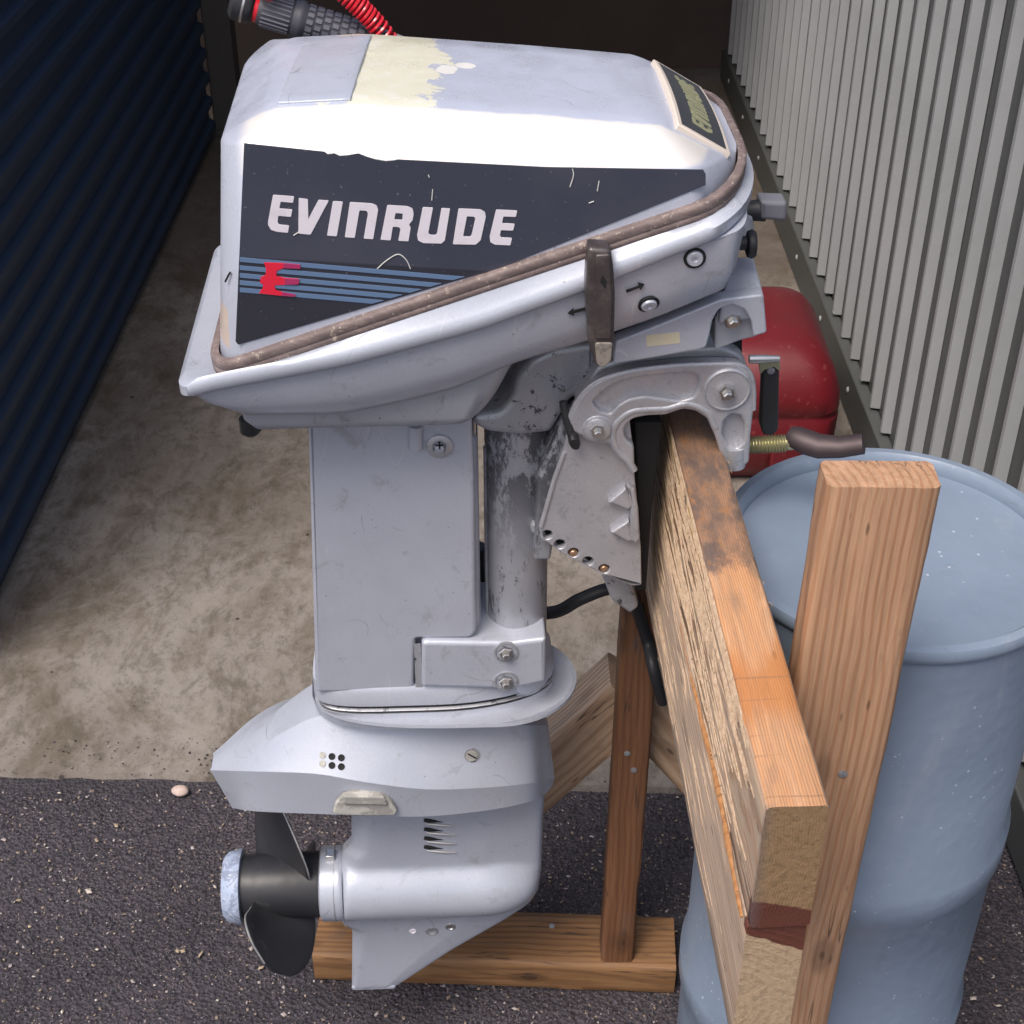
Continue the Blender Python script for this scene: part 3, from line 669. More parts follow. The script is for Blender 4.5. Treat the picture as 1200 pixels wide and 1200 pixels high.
rings = [ring(-.262, xq + .055, .118, (.012, .02), (.03, .04), lambda x: max(Sz(x) + .008, zb + .004), pw=2.2),
         ring(-.258, xq + .030, .114, (.012, .02), (.03, .04), lambda x: zb + .012 + max(0, x - xq) * .9, pw=2.2),
         ring(-.252, xq + .008, .108, (.012, .02), (.03, .04), lambda x: zb + .0015, pw=2.2),
         ring(-.246, xq, .100, (.012, .02), (.02, .03), lambda x: zb, pw=2.2)]
loft('belly_pan', rings, m_paint_shade, om)
slab('tray_gap_shade', poly([(700, 395), (740, 372), (838, 340), (842, 372), (720, 420)], -.08), -.085, .05, m_hole, om, .002)  # black filler standing in for the shade between tray and arm
lathe('drain_plug', [(.010, 0), (.010, -.014), (.006, -.018), (.001, -.018)], L(292, 490, -.09), (0, 0, 1), m_black, om, 14)

# side panel decal
yd = -.1360
dec = [(286, 168), (380, 178), (384, 181), (392, 180), (398, 183), (408, 182), (420, 180), (430, 184), (440, 187), (452, 189), (462, 188), (466, 187), (640, 197), (826, 199), (826, 219), (823, 214), (590, 313), (300, 397), (276, 404)]
dec = [(286, 168), (380, 178), (384, 181), (392, 180), (398, 183), (408, 182), (420, 180), (430, 184), (440, 187), (452, 189), (462, 188), (466, 187), (640, 196), (824, 199), (827, 204), (827, 217), (590, 313), (300, 398), (279, 404), (276, 400)]
dc = slab('side_decal', poly(dec, yd), yd, yd + .0011, m_decal, om, .0001, 1)
def flat(name, loops, y, mat, parent, t=.0004):
    return slab(name, loops, y - t, y + .0002, mat, parent, .00005, 0)
Z = lambda pts: [(300 + x / 3.75, 210 + y / 3.75) for x, y in pts]
LET = [
 [[(75, 68), (168, 75), (163, 103), (108, 98), (103, 128), (160, 132), (154, 165), (98, 160), (95, 188), (101, 198), (146, 203), (140, 235), (92, 230), (66, 222), (53, 200), (53, 185)]],
 [[(188, 82), (228, 87), (230, 175), (275, 90), (320, 93), (240, 243), (186, 238)]],
 [[(338, 96), (382, 98), (355, 250), (312, 247)]],
 [[(413, 100), (510, 106), (530, 114), (537, 133), (515, 263), (473, 260), (492, 150), (486, 138), (455, 136), (434, 257), (390, 254)]],
 [[(577, 113), (665, 118), (688, 128), (693, 150), (688, 180), (672, 198), (680, 212), (670, 272), (625, 270), (635, 218), (628, 210), (601, 208), (592, 268), (547, 265)], [(613, 148), (645, 150), (643, 178), (608, 176)]],
 [[(733, 122), (778, 124), (757, 235), (764, 243), (785, 245), (795, 240), (815, 126), (853, 128), (830, 268), (815, 282), (735, 280), (712, 268), (708, 245)]],
 [[(890, 128), (985, 132), (1006, 143), (1010, 165), (987, 268), (965, 287), (865, 285)], [(927, 162), (958, 164), (964, 172), (947, 246), (940, 252), (910, 250)]],
 [[(1055, 133), (1148, 137), (1142, 165), (1087, 163), (1081, 192), (1137, 195), (1130, 225), (1076, 223), (1072, 248), (1078, 255), (1125, 257), (1118, 290), (1050, 287), (1029, 275), (1027, 250)]]]
for lt in LET:
    flat('letter', [rounded(poly(Z(l), yd), .0008, 2) for l in lt], yd - .0001, m_white, dc)
def low(x): return 404 - (x - 276) * .271 if x < 300 else 397.5 - (x - 300) * .2925
for i, (yc, yr) in enumerate(((304, 319), (313.5, 329), (322.5, 338), (331, 346.5), (339.5, 354.8))):
    s = (yr - yc) / 174; P = []
    f1 = lambda x, o: yc + s * (x - 281) + o
    def hit(o): # where the stripe meets the slanting lower edge of the decal
        x = 300
        while f1(x, o) < low(x) - 2 and x < 800: x += .5
        return x
    h = 2.6
    xa, xb2 = hit(-h), hit(h)
    flat('stripe', poly([(281, f1(281, -h)), (xa, f1(xa, -h)), (xb2, f1(xb2, h)), (281, f1(281, h))], yd), yd - .0001, m_stripe, dc)
Z2 = lambda pts: [(260 + x / 4.615, 160 + y / 4.615) for x, y in pts]
flat('logo', poly(Z2([(228, 678), (330, 682), (420, 690), (330, 710), (295, 726), (295, 752), (340, 762), (415, 768), (415, 792), (340, 800), (285, 802), (292, 828), (340, 842), (400, 856), (310, 858), (200, 845), (222, 815), (222, 795), (206, 788), (212, 756), (236, 748), (240, 715)]), yd), yd - .0006, m_red, dc)
for a in ([(330, 682), (425, 690), (425, 712), (335, 708)], [(340, 764), (420, 768), (415, 796), (340, 798)], [(330, 838), (400, 852), (396, 862), (320, 858)]):
    flat('logo', poly(Z2(a), yd), yd - .0011, m_redfade, dc)
# scratches through the decal
m_scr = M('bare_scratch', (.62, .61, .58), .5).done()
for q in ([(442, 315), (452, 306), (463, 299), (470, 299), (477, 306), (481, 315)], [(344, 276), (350, 272)], [(507, 222), (506, 235)], [(502, 205), (503, 208)], [(702, 212), (700, 224)], [(671, 198), (672, 206), (668, 219)], [(690, 238), (696, 236)]):
    tube('scratch', [L(a, b, yd - .0004) for a, b in spline(q, 4)] if len(q) > 2 else [L(*p, yd - .0004) for p in q], .00048, m_scr, dc, 5)
tube('scratch', [L(264, 330, -.124), L(268, 322, -.1262), L(270, 319, -.127)], .0009, m_hole, cowl, 5)
# badge on the front slope
bd0 = Vector((.1415, 0, 1.3905)); bd1 = Vector((.1875, 0, 1.3635)); bu = (bd1 - bd0).normalized(); bn = Vector((-bu.z, 0, bu.x)); bn = bn if bn.z > 0 else -bn
def bq(u, v, n): return bd0 + bu * u + Vector((0, v, 0)) + bn * n
bl_ = (bd1 - bd0).length
def badge(name, u0, u1, v0, v1, n0, n1, mat, parent, curve=.0035, off=0.0):
    rings = []
    for i in range(11):
        t = i / 10; v = v0 + (v1 - v0) * t; cz = -curve * (2 * t - 1) ** 2
        rings.append([bq(u0 + off, v, n0 + cz), bq(u1 + off, v, n0 + cz), bq(u1 + off, v, n1 + cz), bq(u0 + off, v, n1 + cz)])
    return loft(name, rings, mat, parent)
bg = badge('front_badge', -.004, bl_ - .002, -.086, .086, -.006, .0035, m_cream, om); bev(bg, .001, 2)
badge('badge_plate', .0005, bl_ - .0062, -.081, .081, .002, .0040, m_badge, bg)
for lt in LET[:]:
    for lp in [0]:
        pass
bmx = []
for li, lt in enumerate(LET):
    bm = bmesh.new()
    outer = lt[0]
    P = []
    for X, Y in outer:
        v = -.066 + (X - 50) / 1100 * .125; u = bl_ * .66 - (1 - (Y - 68 - (X - 75) * .062) / 165) * bl_ * .40
        tt = (v + .086) / .172; P.append(bq(u, v, .0046 - .0035 * (2 * tt - 1) ** 2))
    f = bm.faces.new([bm.verts.new(p) for p in P]); r = bmesh.ops.extrude_face_region(bm, geom=[f])
    for v in [e for e in r['geom'] if isinstance(e, bmesh.types.BMVert)]: v.co -= bn * .0012
    frombm('badge_letter', bm, m_gold, bg, False)

# latch lever
ly = -.166
la_ = slab('latch_lever', rounded(poly([(690, 291), (716, 293), (719, 312), (721, 345), (720, 402), (718, 424), (706, 432), (697, 427), (690, 405), (686, 345), (688, 310)], ly), .003), ly, -.1445, m_latch, om, .003, 3)
slab('latch_face', rounded(poly([(698, 298), (714, 297), (717, 345), (716, 396), (698, 396), (699, 340)], ly), .002), ly - .0022, ly + .002, m_latch, la_, .001, 2)
slab('latch_tip', rounded(poly([(697, 401), (718, 401), (716, 423), (706, 431), (699, 426)], ly), .003), ly - .0012, ly + .003, m_latch2, la_, .001, 2)
flat('latch_pivot', rounded(poly([(706, 322), (711, 330), (709, 338), (703, 330)], ly - .0022), .001), ly - .0024, m_hole, la_)
# arrows and screw caps on the tray side
ya = -.1425
for q in ([(733, 340), (750, 333), (748, 330), (755, 332), (751, 339), (750, 336), (734, 343)], [(690, 358), (671, 363), (672, 360), (665, 366), (673, 369), (672, 366), (691, 361)]):
    pass
def on_tray(px, py):                          # where a view line meets the tray side (y slides in towards the bottom)
    y = -.1425
    for _ in range(6):
        p = L(px, py, y); top = Rz(p.x) - .018; bot = Sz(p.x); mid = .45 * top + .55 * bot
        if p.z > mid: y = -.140 - .003 * (p.z - mid) / max(top - mid, .001)
        else: y = -.129 - .011 * max(0, (p.z - bot - .006)) / max(mid - bot - .006, .001)
    return L(px, py, y)
for q in ([(733, 339), (748, 334), (747, 330), (755, 332), (750, 339), (749, 336), (734, 342)], [(690, 358), (671, 363), (672, 360), (665, 366), (673, 369), (672, 366), (691, 361)]):
    c = [on_tray(*p) for p in q]; ym = min(p.y for p in c)
    flat('arrow_mark', [(LX(*p, ym)) for p in q], ym - .0012, m_hole, tray, .0012)
def screwhead(px, py, r, off=0.0, name='screw', slot=True):
    p, n_s = surf(tray, px, py, .0006); n_s = -n_s
    lathe(name, [(r * 1.25, .002), (r * 1.25, -.0008), (r * 1.0, -.0010), (r * .98, .0006), (r * .2, .001)], p, n_s, m_hole, tray, 22)
    s = lathe(name, [(r * .92, .002), (r * .92, -.0022), (r * .8, -.0032), (r * .35, -.0030), (r * .3, -.0018), (.0001, -.0018)], p, n_s, m_paint, tray, 22)
screwhead(814, 302, .0078); screwhead(760, 356, .0078)

# mounting arm in front of the tray, with bolt
arm = slab('mounting_arm', [rounded(poly([(719, 427), (722, 400), (761, 385), (820, 361), (844, 351), (895, 345), (899, 390), (883, 395), (881, 378), (873, 363), (858, 357), (842, 363), (835, 376), (832, 391), (828, 407), (820, 410), (770, 419)], -.105), .003)], -.105, -.088, m_paint, om, .002)
slab('mounting_arm', rounded(poly([(838, 372), (856, 345), (884, 345), (889, 395), (868, 400), (838, 412)], -.088), .004), -.0865, -.05, m_paint_shade, om, .002)
p = [L(846, 352, -.104), L(896, 345, -.104), L(884, 300, -.03), L(853, 300, -.03)]
bm = bmesh.new(); vs = [bm.verts.new(q) for q in p] + [bm.verts.new(q + Vector((0, .01, -.03))) for q in p]
for f in ((0, 1, 2, 3), (7, 6, 5, 4), (0, 4, 5, 1), (1, 5, 6, 2), (2, 6, 7, 3), (3, 7, 4, 0)): bm.faces.new([vs[i] for i in f])
bev(frombm('front_cowling_foot', bm, m_paint, om), .004, 3)
def boltat(px, py, y, r, name='bolt', mat=None, wr=0, wm=None, parent=om, hexa=True, h=.008):
    p = L(px, py, y); mat = mat or m_steel
    root = None
    if wr: root = lathe('washer', [(wr, .002), (wr, -.002), (wr * .93, -.003), (r * .5, -.003)], p, (0, 1, 0), wm or mat, parent, 28)
    lathe(name, [(r, 0), (r, -h * .75), (r * .85, -h)] + [(r * .55, -h), (r * .55, -h - .004), (r * .4, -h - .005), (.0001, -h - .005)], p, (0, 1, 0), mat, parent, 6 if hexa else 20, smooth=not hexa)
boltat(857, 371, -.088, .0085, h=.012)
slab('label_patch', rounded(poly([(757, 393), (796, 389), (797, 402), (758, 406)], -.1052), .001), -.1056, -.1046, M('faded_sticker', (.62, .55, .40), .6).done(), arm, .0001)

# exhaust housing (the leg)
def lens(xl_, xr_, w, z, nb=2.2, nf=2.2, n=40, split=.5):
    xc = xl_ + (xr_ - xl_) * split; P = []
    for k in range(n):
        a = 2 * pi * k / n; c, s = cos(a), sin(a); e = nf if c > 0 else nb; R = (xr_ - xc) if c > 0 else (xc - xl_)
        P.append((xc + R * (abs(c) ** (2 / e)) * (1 if c > 0 else -1), w * (abs(s) ** (2 / e)) * (1 if s > 0 else -1), z))
    return P
yl = -.050
leg_out = poly([(361, 490), (553, 490), (556, 560), (558, 742), (551, 748), (487, 749), (485, 812), (370, 812)], yl)
leg = slab('leg_housing', rounded(leg_out, [.002, .004, .004, .008, .004, .003, .003, .004]), yl, -yl, m_paint, om, .0045, 4); leg.data.set_sharp_from_angle(angle=radians(75))
box('leg_core', (L(420, 600, 0).x, -.035, L(500, 812, 0).z), (L(561, 600, 0).x, .035, L(500, 490, 0).z), m_paint_shade, om, .012)
# lower flange, rounded nose forward
zf = lambda py, y=-.05: L(530, py, y).z
x0, x1 = L(372, 820, 0).x, L(648, 800, 0).x
fl = [(lens(x0, x1 - .006, .050, zf(803), 5, 2.0)), lens(x0, x1, .0535, zf(807), 5, 2.0), lens(x0, x1, .055, zf(822), 5, 2.0)]
loft('leg_flange', fl, m_paint, om)
loft('gasket', [lens(x0 + .004, x1 - .002, .0545, zf(823), 5, 2.0), lens(x0 + .006, x1 - .004, .0520, zf(824.5), 5, 2.0), lens(x0 + .006, x1 - .004, .052, zf(829), 5, 2.0), lens(x0 + .004, x1 - .002, .0545, zf(830.5), 5, 2.0)], m_black, om)
loft('gasket_bead', [lens(x0 + .003, x1, .0552, zf(826.3), 5, 2.0), lens(x0 + .003, x1, .0562, zf(827), 5, 2.0), lens(x0 + .003, x1, .0552, zf(827.8), 5, 2.0)], m_tube, om)
x2 = L(674, 838, 0).x
loft('splash_plate', [lens(x0, x1, .0545, zf(831), 5, 2.0), lens(x0, x1 + .001, .0560, zf(838), 4, 2.0), lens(x0 - .002, x1 + .012, .066, zf(843), 3, 2.0), lens(x0 - .004, x2, .0790, zf(850, -.079), 3, 2.0, split=.7), lens(x0 - .004, x2, .0800, zf(853, -.079), 3, 2.0, split=.7), lens(x0, x2 - .02, .070, zf(857, -.079), 3, 2.0, split=.7)], m_paint, om)
# lower motor bracket on the leg with its two bolts
lm = slab('lower_bracket', rounded(poly([(494, 754), (500, 752), (560, 753), (600, 753), (640, 748), (640, 800), (600, 808), (494, 806)], -.056), .004), -.056, .056, m_paint, om, .005, 3)
zc0, zc1 = L(607, 752, -.0).z, L(607, 806, -.03).z
tc = L(606, 640, 0)
lathe('swivel_collar', [(.034, L(607, 744, 0).z), (.0385, L(607, 750, 0).z), (.0400, L(607, 760, 0).z), (.0400, L(607, 796, -.02).z), (.036, L(607, 806, -.02).z), (.001, L(607, 806, -.02).z)], (tc.x, 0, 0), (0, 0, 1), m_paint, om, 40)
for q in ((593, 764), (593, 798)):
    lathe('bolt', [(.0135, .002), (.0135, -.0012), (.0115, -.0012), (.011, .001)], L(q[0], q[1], -.0565), (0, 1, 0), m_yoke, om, 20)
    boltat(q[0], q[1], -.0568, .0085, h=.005)
sl_ = L(489, 780, -.0501)
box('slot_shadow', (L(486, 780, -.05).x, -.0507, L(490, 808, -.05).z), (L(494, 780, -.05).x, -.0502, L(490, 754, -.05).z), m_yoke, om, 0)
# screw and boss high on the leg
boltat(515, 522, -.0505, .0085, 'screw', m_paint, .0135, m_cast, hexa=False, h=.003)
for a in (0, 90):
    pz = L(515, 522, -.0592); box('screw_cross', (pz.x - (.004 if a else .0008), pz.y - .0005, pz.z - (.0008 if a else .004)), (pz.x + (.004 if a else .0008), pz.y + .0006, pz.z + (.0008 if a else .004)), m_hole, om, 0)
tube('cast_boss', [L(487, 498, -.0505), L(487, 524, -.0505)], .0075, m_paint, om, 14)
tube('pin', [L(556, 490, -.03), L(556, 508, -.03)], .002, m_steel, om, 8)

# swivel tube with worn paint
lathe('swivel_tube', [(.0335, L(607, 755, 0).z), (.0335, L(607, 525, 0).z), (.0345, L(607, 515, 0).z), (.0345, L(607, 470, 0).z)], (tc.x, 0, 0), (0, 0, 1), m_tube, om, 48)
tube('tube_seam', [Vector((tc.x - .0335, -.004, L(607, 735, 0).z)), Vector((tc.x - .0335, -.004, L(607, 520, 0).z))], .0022, m_tube, om, 8)
# steering yoke over the tube
yk = slab('steering_yoke', rounded(poly([(553, 487), (585, 483), (600, 466), (606, 440), (622, 421), (650, 408), (700, 400), (700, 455), (668, 470), (655, 492), (646, 508), (612, 512), (572, 508), (556, 500)], -.040), .006, 5), -.040, .040, m_yoke, om, .008, 4)
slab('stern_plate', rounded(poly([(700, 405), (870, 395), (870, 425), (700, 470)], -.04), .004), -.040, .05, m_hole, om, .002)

# ---- clamp bracket
yb = -.062
plate = [(632, 620), (660, 528), (666, 505), (676, 492), (700, 480), (738, 492), (741, 520), (743, 550), (747, 590), (749, 623), (751, 640), (752, 686), (741, 687), (707, 673), (660, 650), (636, 632)]
holes = [circ(LX(x, y, yb), .0058) for x, y in ((641, 627), (656, 638), (672, 648), (689, 658), (708, 667))]
cb = slab('clamp_bracket', [rounded(poly(plate, yb), .003)] + holes, yb, yb + .010, m_cast, om, .0015)
slab('clamp_bracket', [rounded(poly(plate, yb), .003)] + holes, .055, .065, m_cast, om, .0015)
slab('hole_backing', poly([(637, 618), (650, 612), (722, 656), (712, 672), (642, 636)], yb + .012), yb + .0115, yb + .016, m_hole, om, .001)
for q in ((672, 650), (708, 668)):
    lathe('pin_end', [(.0046, .02), (.0046, .003), (.003, .001), (.0001, .001)], L(q[0], q[1], yb), (0, 1, 0), m_cop, om, 14)
arch = [(664, 503), (668, 487), (679, 466), (692, 452), (708, 443), (724, 437), (742, 433), (793, 427), (847, 425), (866, 427), (878, 437), (883, 452), (884, 475), (880, 510), (878, 543), (868, 549), (852, 547), (846, 538), (838, 512), (829, 491), (815, 482), (800, 480), (780, 487), (757, 488), (742, 491), (733, 499), (731, 508), (735, 517), (743, 522), (744, 552), (738, 548), (726, 532), (714, 520), (700, 522), (686, 514)]
pocket = [(708, 487), (712, 465), (724, 452), (745, 445), (790, 441), (812, 441), (819, 447), (820, 458), (814, 467), (798, 472), (780, 471), (760, 469), (742, 473), (728, 481), (718, 492), (714, 503), (705, 500)]
ya_ = -.074
pocket = [(694, 472), (704, 461), (720, 450), (742, 443), (790, 438), (812, 437), (819, 442), (819, 455), (812, 466), (798, 470), (778, 467), (756, 464), (738, 467), (724, 475), (715, 485), (703, 482)]
ar = slab('bracket_arch', [rounded(poly(arch, ya_), .004), rounded(poly(pocket, ya_), .003), rounded(poly([(848, 494), (857, 485), (868, 487), (873, 498), (872, 518), (864, 526), (854, 524), (846, 510)], ya_), .002)], ya_, -.060, m_cast, om, .003, 3)
slab('pocket_floor', rounded(poly([(690, 480), (706, 448), (742, 436), (823, 430), (823, 462), (800, 476), (752, 470), (720, 492)], ya_), .003), ya_ + .007, -.0605, m_cast, ar, .001)
slab('pocket_floor', poly([(843, 480), (876, 480), (876, 528), (846, 530)], ya_), ya_ + .0095, -.0605, m_cast, ar, .001)
slab('bracket_arch', [rounded(poly(arch, ya_), .004)], .055, .070, m_cast, om, .003, 3)
# raised lip round the throat of the clamp
tube('clamp_lip', [L(*p, ya_ + .002) for p in spline([(743, 551), (736, 540), (724, 528), (718, 512), (720, 500), (728, 489), (742, 481), (762, 479), (782, 478), (800, 473), (815, 475), (830, 484), (838, 500)], 5)], .0040, m_cast, ar, 10)
tube('pad_tube', [L(861, 522, -.066), L(860, 545, -.066)], .0115, m_cast, ar, 20)
tube('arch_edge', [L(*p, ya_ + .003) for p in spline([(664, 500), (668, 487), (679, 466), (692, 452), (708, 443), (742, 433.5), (793, 427.5), (847, 426), (868, 428), (879, 438), (883, 455), (883, 480)], 5)], .0026, m_cast, ar, 8)
# bridge of the bracket behind the arch
slab('swivel_bracket', rounded(poly([(672, 470), (700, 425), (744, 412), (793, 405), (845, 402), (868, 412), (876, 430), (879, 452), (850, 470), (800, 468), (742, 475), (700, 500)], -.05), .006), -.056, .052, m_cast, om, .004, 3)
slab('swivel_bracket', rounded(poly([(655, 500), (672, 478), (690, 500), (660, 560), (645, 655), (625, 655), (630, 560)], -.045), .004), -.048, .045, m_tube, om, .004, 3)
slab('reverse_lock', rounded(poly([(700, 660), (735, 660), (748, 708), (738, 716), (716, 700)], -.03), .004), -.035, .03, m_yoke, om, .003)
# two cast teeth on the plate
for q in ([(735, 567), (744, 572), (748, 595), (750, 630), (745, 637), (738, 632), (739, 592)], [(712, 588), (733, 571), (742, 592), (736, 597)], [(715, 623), (737, 609), (742, 632), (736, 635)]):
    slab('cast_tooth', rounded(poly(q, yb - .006), .0015), yb - .008, yb + .001, m_cast, cb, .0025, 3)
tube('plate_edge', [L(*p, yb) for p in ((661, 530), (650, 560), (634, 617))], .0026, m_cast, cb, 8)
lathe('bracket_boss', [(.0235, .004), (.0235, -.0015), (.0215, -.003), (.0205, -.0015), (.006, -.0015)], L(852, 456, ya_), (0, 1, 0), m_cast, ar, 40)
boltat(851, 458, ya_ - .0015, .0088, 'nut', h=.008, parent=ar)
boltat(700, 503, ya_ - .001, .0072, 'nut', wr=.0135, wm=m_cast, h=.006, parent=ar)
lathe('boss', [(.0165, .012), (.0165, .001), (.0145, -.001), (.01, -.001)], L(700, 503, ya_), (0, 1, 0), m_cast, ar, 30)
# black rubber buffer on the arch
bf = lathe('rubber_buffer', [(.0001, -.004), (.0072, -.0035), (.0088, -.001), (.0088, .006), (.006, .010)], (0, 0, 0), (0.05, 1, .35), m_black, om, 24)
bf.scale = (.62, 1, 1.12); bf.rotation_euler = (0, radians(-18), 0); bf.location = L(673, 518, -.078)
tube('rubber_strip', [L(660, 470, -.066), L(663, 488, -.070), L(669, 508, -.074)], .0042, m_black, om, 10)
slab('bracket_gap_shade', rounded(poly([(743, 493), (776, 493), (771, 540), (763, 600), (757, 690), (744, 690), (748, 620)], -.045), .002), -.048, .045, m_hole, om, .002)  # black slab added between plate and beam as the gap's deep shade
boltat(630, 615, -.03, .008, 'pin_head', m_cast, hexa=False)
# clamp screw and handle
p0 = L(872, 522, -.055); p1 = L(932, 519, -.055); n = 120
pts = [p0 + (p1 - p0) * (i / n) for i in range(n + 1)]
tube('clamp_screw', pts, .008, m_zinc, om, 14, rfun=lambda t: (.0085 + .0012 * sin(t * 2 * pi * 17)) if t < .82 else .0072)
hd = tube('screw_handle', [L(*p, y) for p, y in (((925, 508), -.050), ((932, 512), -.055), ((945, 518), -.06), ((960, 523), -.068), ((985, 524), -.075), ((1004, 521), -.08), ((1012, 520), -.082))], .011, M('brown_iron', (.075, .055, .058), .5, .5).done(), om, 14,
     rfun=lambda t: .0085 + .006 * sin(min(1, t * 1.6) * pi / 1.3) * (1 - .4 * t), flat=.8)
# tilt lever hanging at the front
slab('tilt_lever', rounded(poly([(893, 428), (899, 421), (909, 422), (912, 432), (911, 500), (904, 508), (893, 506), (890, 497)], -.02), .003), -.026, -.012, m_black, om, .002)
slab('lever_plate', rounded(poly([(887, 420), (905, 414), (912, 420), (912, 430), (905, 424), (893, 428), (889, 434)], -.02), .001), -.030, -.0265, m_zinc, om, .0005)
lathe('lever_pin', [(.004, .004), (.004, -.003), (.0001, -.004)], L(903, 433, -.0262), (0, 1, 0), m_knob, om, 12)
lathe('lever_pin', [(.0045, 0), (.0045, .012), (.003, .03)], L(878, 421, -.03), (1, 0, 0), m_steel, om, 12)
# shift lever and choke knob
tube('shift_shaft', [L(850, 250, 0), L(878, 247, 0), L(896, 246, 0)], .0095, m_black, om, 14, rfun=lambda t: .008 + .003 * t)
slab('shift_handle', rounded(poly([(891, 235), (921, 236), (923, 240), (922, 255), (919, 259), (891, 257)], -.01), .003), -.012, .012, m_knob, om, .004, 3)
tube('choke_shaft', [L(850, 285, -.06), L(882, 285, -.06)], .0065, m_black, om, 14)
lathe('choke_knob', [(.0001, .003), (.012, .003), (.0135, 0), (.012, -.004), (.006, -.006)], L(881, 286, -.06), (1, 0, 0), m_black, om, 24)
lathe('grey_cup', [(.013, 0), (.0115, .012), (.009, .020), (.0001, .020)], L(868, 278, -.02), (0, 0, 1), m_cast, om, 22)

# ---- lower unit: wedge shaped housing with ridge
def lw_(px, py, y): p = L(px, py, y); return p
st_ = [# (upper near edge px,py,y), (ridge), (bottom), half width top
 ((248, 900.5, -.012), (246, 902.5, -.014), (272, 947, -.016)),
 ((312, 869, -.022), (300, 904, -.052), (300, 951, -.050)),
 ((372, 840, -.032), (370, 907, -.073), (370, 954, -.071)),
 ((430, 846, -.040), (430, 917, -.082), (430, 956, -.080)),
 ((500, 850, -.045), (500, 925, -.078), (500, 957, -.076)),
 ((570, 850, -.045), (570, 923, -.066), (570, 950, -.064)),
 ((615, 850, -.040), (620, 918, -.050), (620, 940, -.046)),
 ((636, 850, -.016), (640, 914, -.022), (640, 930, -.018)),
 ((642, 850, -.004), (650, 912, -.006), (648, 920, -.005))]
rings = []
for a, r_, b2 in st_:
    A = L(*a); Rr = L(*r_); Bq = L(*b2)
    q = [A, Rr, Bq]; rings.append([Vector((A.x, 0, A.z + .002)), A, A.lerp(Rr, .5) + Vector((0, .002, 0)), Rr, Rr.lerp(Bq, .5) + Vector((0, .001, 0)), Bq, Vector((Bq.x, 0, Bq.z - .001))])
full = []
for r_ in rings: full.append(r_ + [Vector((p.x, -p.y, p.z)) for p in reversed(r_[1:-1])])
# refine along the length
ref = []
for j in range(len(full[0])):
    ref.append(spline([f[j] for f in full], 6))
full = [[ref[j][i] for j in range(len(ref))] for i in range(len(ref[0]))]
ex = loft('exhaust_housing', full, m_paint, om); ex.data.set_sharp_from_angle(angle=radians(20)); bev(ex, .0025, 3, 18)
for i, (x, y) in enumerate(((378, 885), (389, 886.5), (400, 888), (378, 895), (389, 897), (400, 898.5))):
    p, nn_ = surf(ex, x, y, .0003)
    lathe('vent_hole', [(.0040, -.0030), (.0040, .0005), (.0033, .0006), (.0031, .0005), (.0001, .0005)], p, nn_, m_hole if i in (1, 2, 4, 5) else m_anode, ex, 16)
p, nn_ = surf(ex, 553, 885, .0002)
lathe('screw', [(.0092, -.004), (.0092, .0008), (.0080, .0008), (.0078, .0002), (.0001, .0002)], p, nn_, m_yoke, ex, 22)
lathe('screw', [(.0074, -.004), (.0074, .0014), (.0068, .0018), (.0001, .0018)], p, nn_, m_anode, ex, 22)
tg_ = Vector((.8, 0, -.6)); tg_ = (tg_ - nn_ * tg_.dot(nn_)).normalized()
tube('screw_slot', [p + nn_ * .0016 + tg_ * .006, p + nn_ * .0016 - tg_ * .006], .0010, m_hole, ex, 6)
an = slab('anode', rounded(poly([(390, 950), (393, 938), (402, 929), (414, 926), (446, 928), (458, 935), (466, 948), (462, 952), (440, 953), (400, 952)], -.0815), .003), -.0865, -.079, m_anode, om, .002, 2)
slab('anode', rounded(poly([(403, 931), (450, 932), (455, 942), (402, 941)], -.0865), .003), -.0895, -.085, m_anode, om, .0025, 3)

# ---- gearcase: strut, torpedo and skeg as one cast surface
ax = L(500, 1031, 0); zc_ = ax.z; RT = .0485
def X(px, py): return L(px, py, 0).x
def Zp(py): return L(520, py, 0).z
edge_r = [(Zp(925), X(640, 925)), (Zp(960), X(637, 960)), (Zp(1020), X(635, 1020)), (Zp(1045), X(632, 1045)), (Zp(1060), X(622, 1060)), (Zp(1075), X(598, 1075)), (Zp(1110), X(532, 1110)), (Zp(1151), X(464, 1151))]
edge_l = [(Zp(925), X(411, 925)), (Zp(980), X(411, 980)), (Zp(990), X(400, 990)), (Zp(1075), X(400, 1075)), (Zp(1080), X(412, 1080)), (Zp(1151), X(412, 1151))]
edge_r.sort(); edge_l.sort()
rows = []; NU, NV = 44, 90; z_top, z_bot = Zp(925), Zp(1151)
for v in range(NV + 1):
    z = z_top + (z_bot - z_top) * v / NV; a = interp(edge_l, z); b = interp(edge_r, z); row = []
    for u in range(NU + 1):
        t = u / NU; x = a + (b - a) * t
        base = .022 if z > zc_ else .008 + .014 * max(0, (z - z_bot) / (zc_ - z_bot)) ** 2
        strut = base * min(1, (max(0, 1 - t) / .30)) ** .5 * min(1, (.35 + t / .12))
        xn = max(0.0, (x - (interp(edge_r, zc_) - .085)) / .085); rt = RT * sqrt(max(0, 1 - min(1, xn) ** 2.4))
        dz = (z - zc_); tor = sqrt(max(0, rt * rt - dz * dz))
        k = .016; h = max(k - abs(strut - tor), 0) / k
        y = max(strut, tor) + h * h * k * .25
        # smooth fillet under and over the torpedo
        f = 0
        if u == NU: y = .0006
        row.append((x, y + f * (0 if u == NU else 1), z))
    rows.append(row)
bm = bmesh.new()
Nn = [[bm.verts.new((x, -y, z)) for x, y, z in r_] for r_ in rows]; Ff = [[bm.verts.new((x, y, z)) for x, y, z in r_] for r_ in rows]
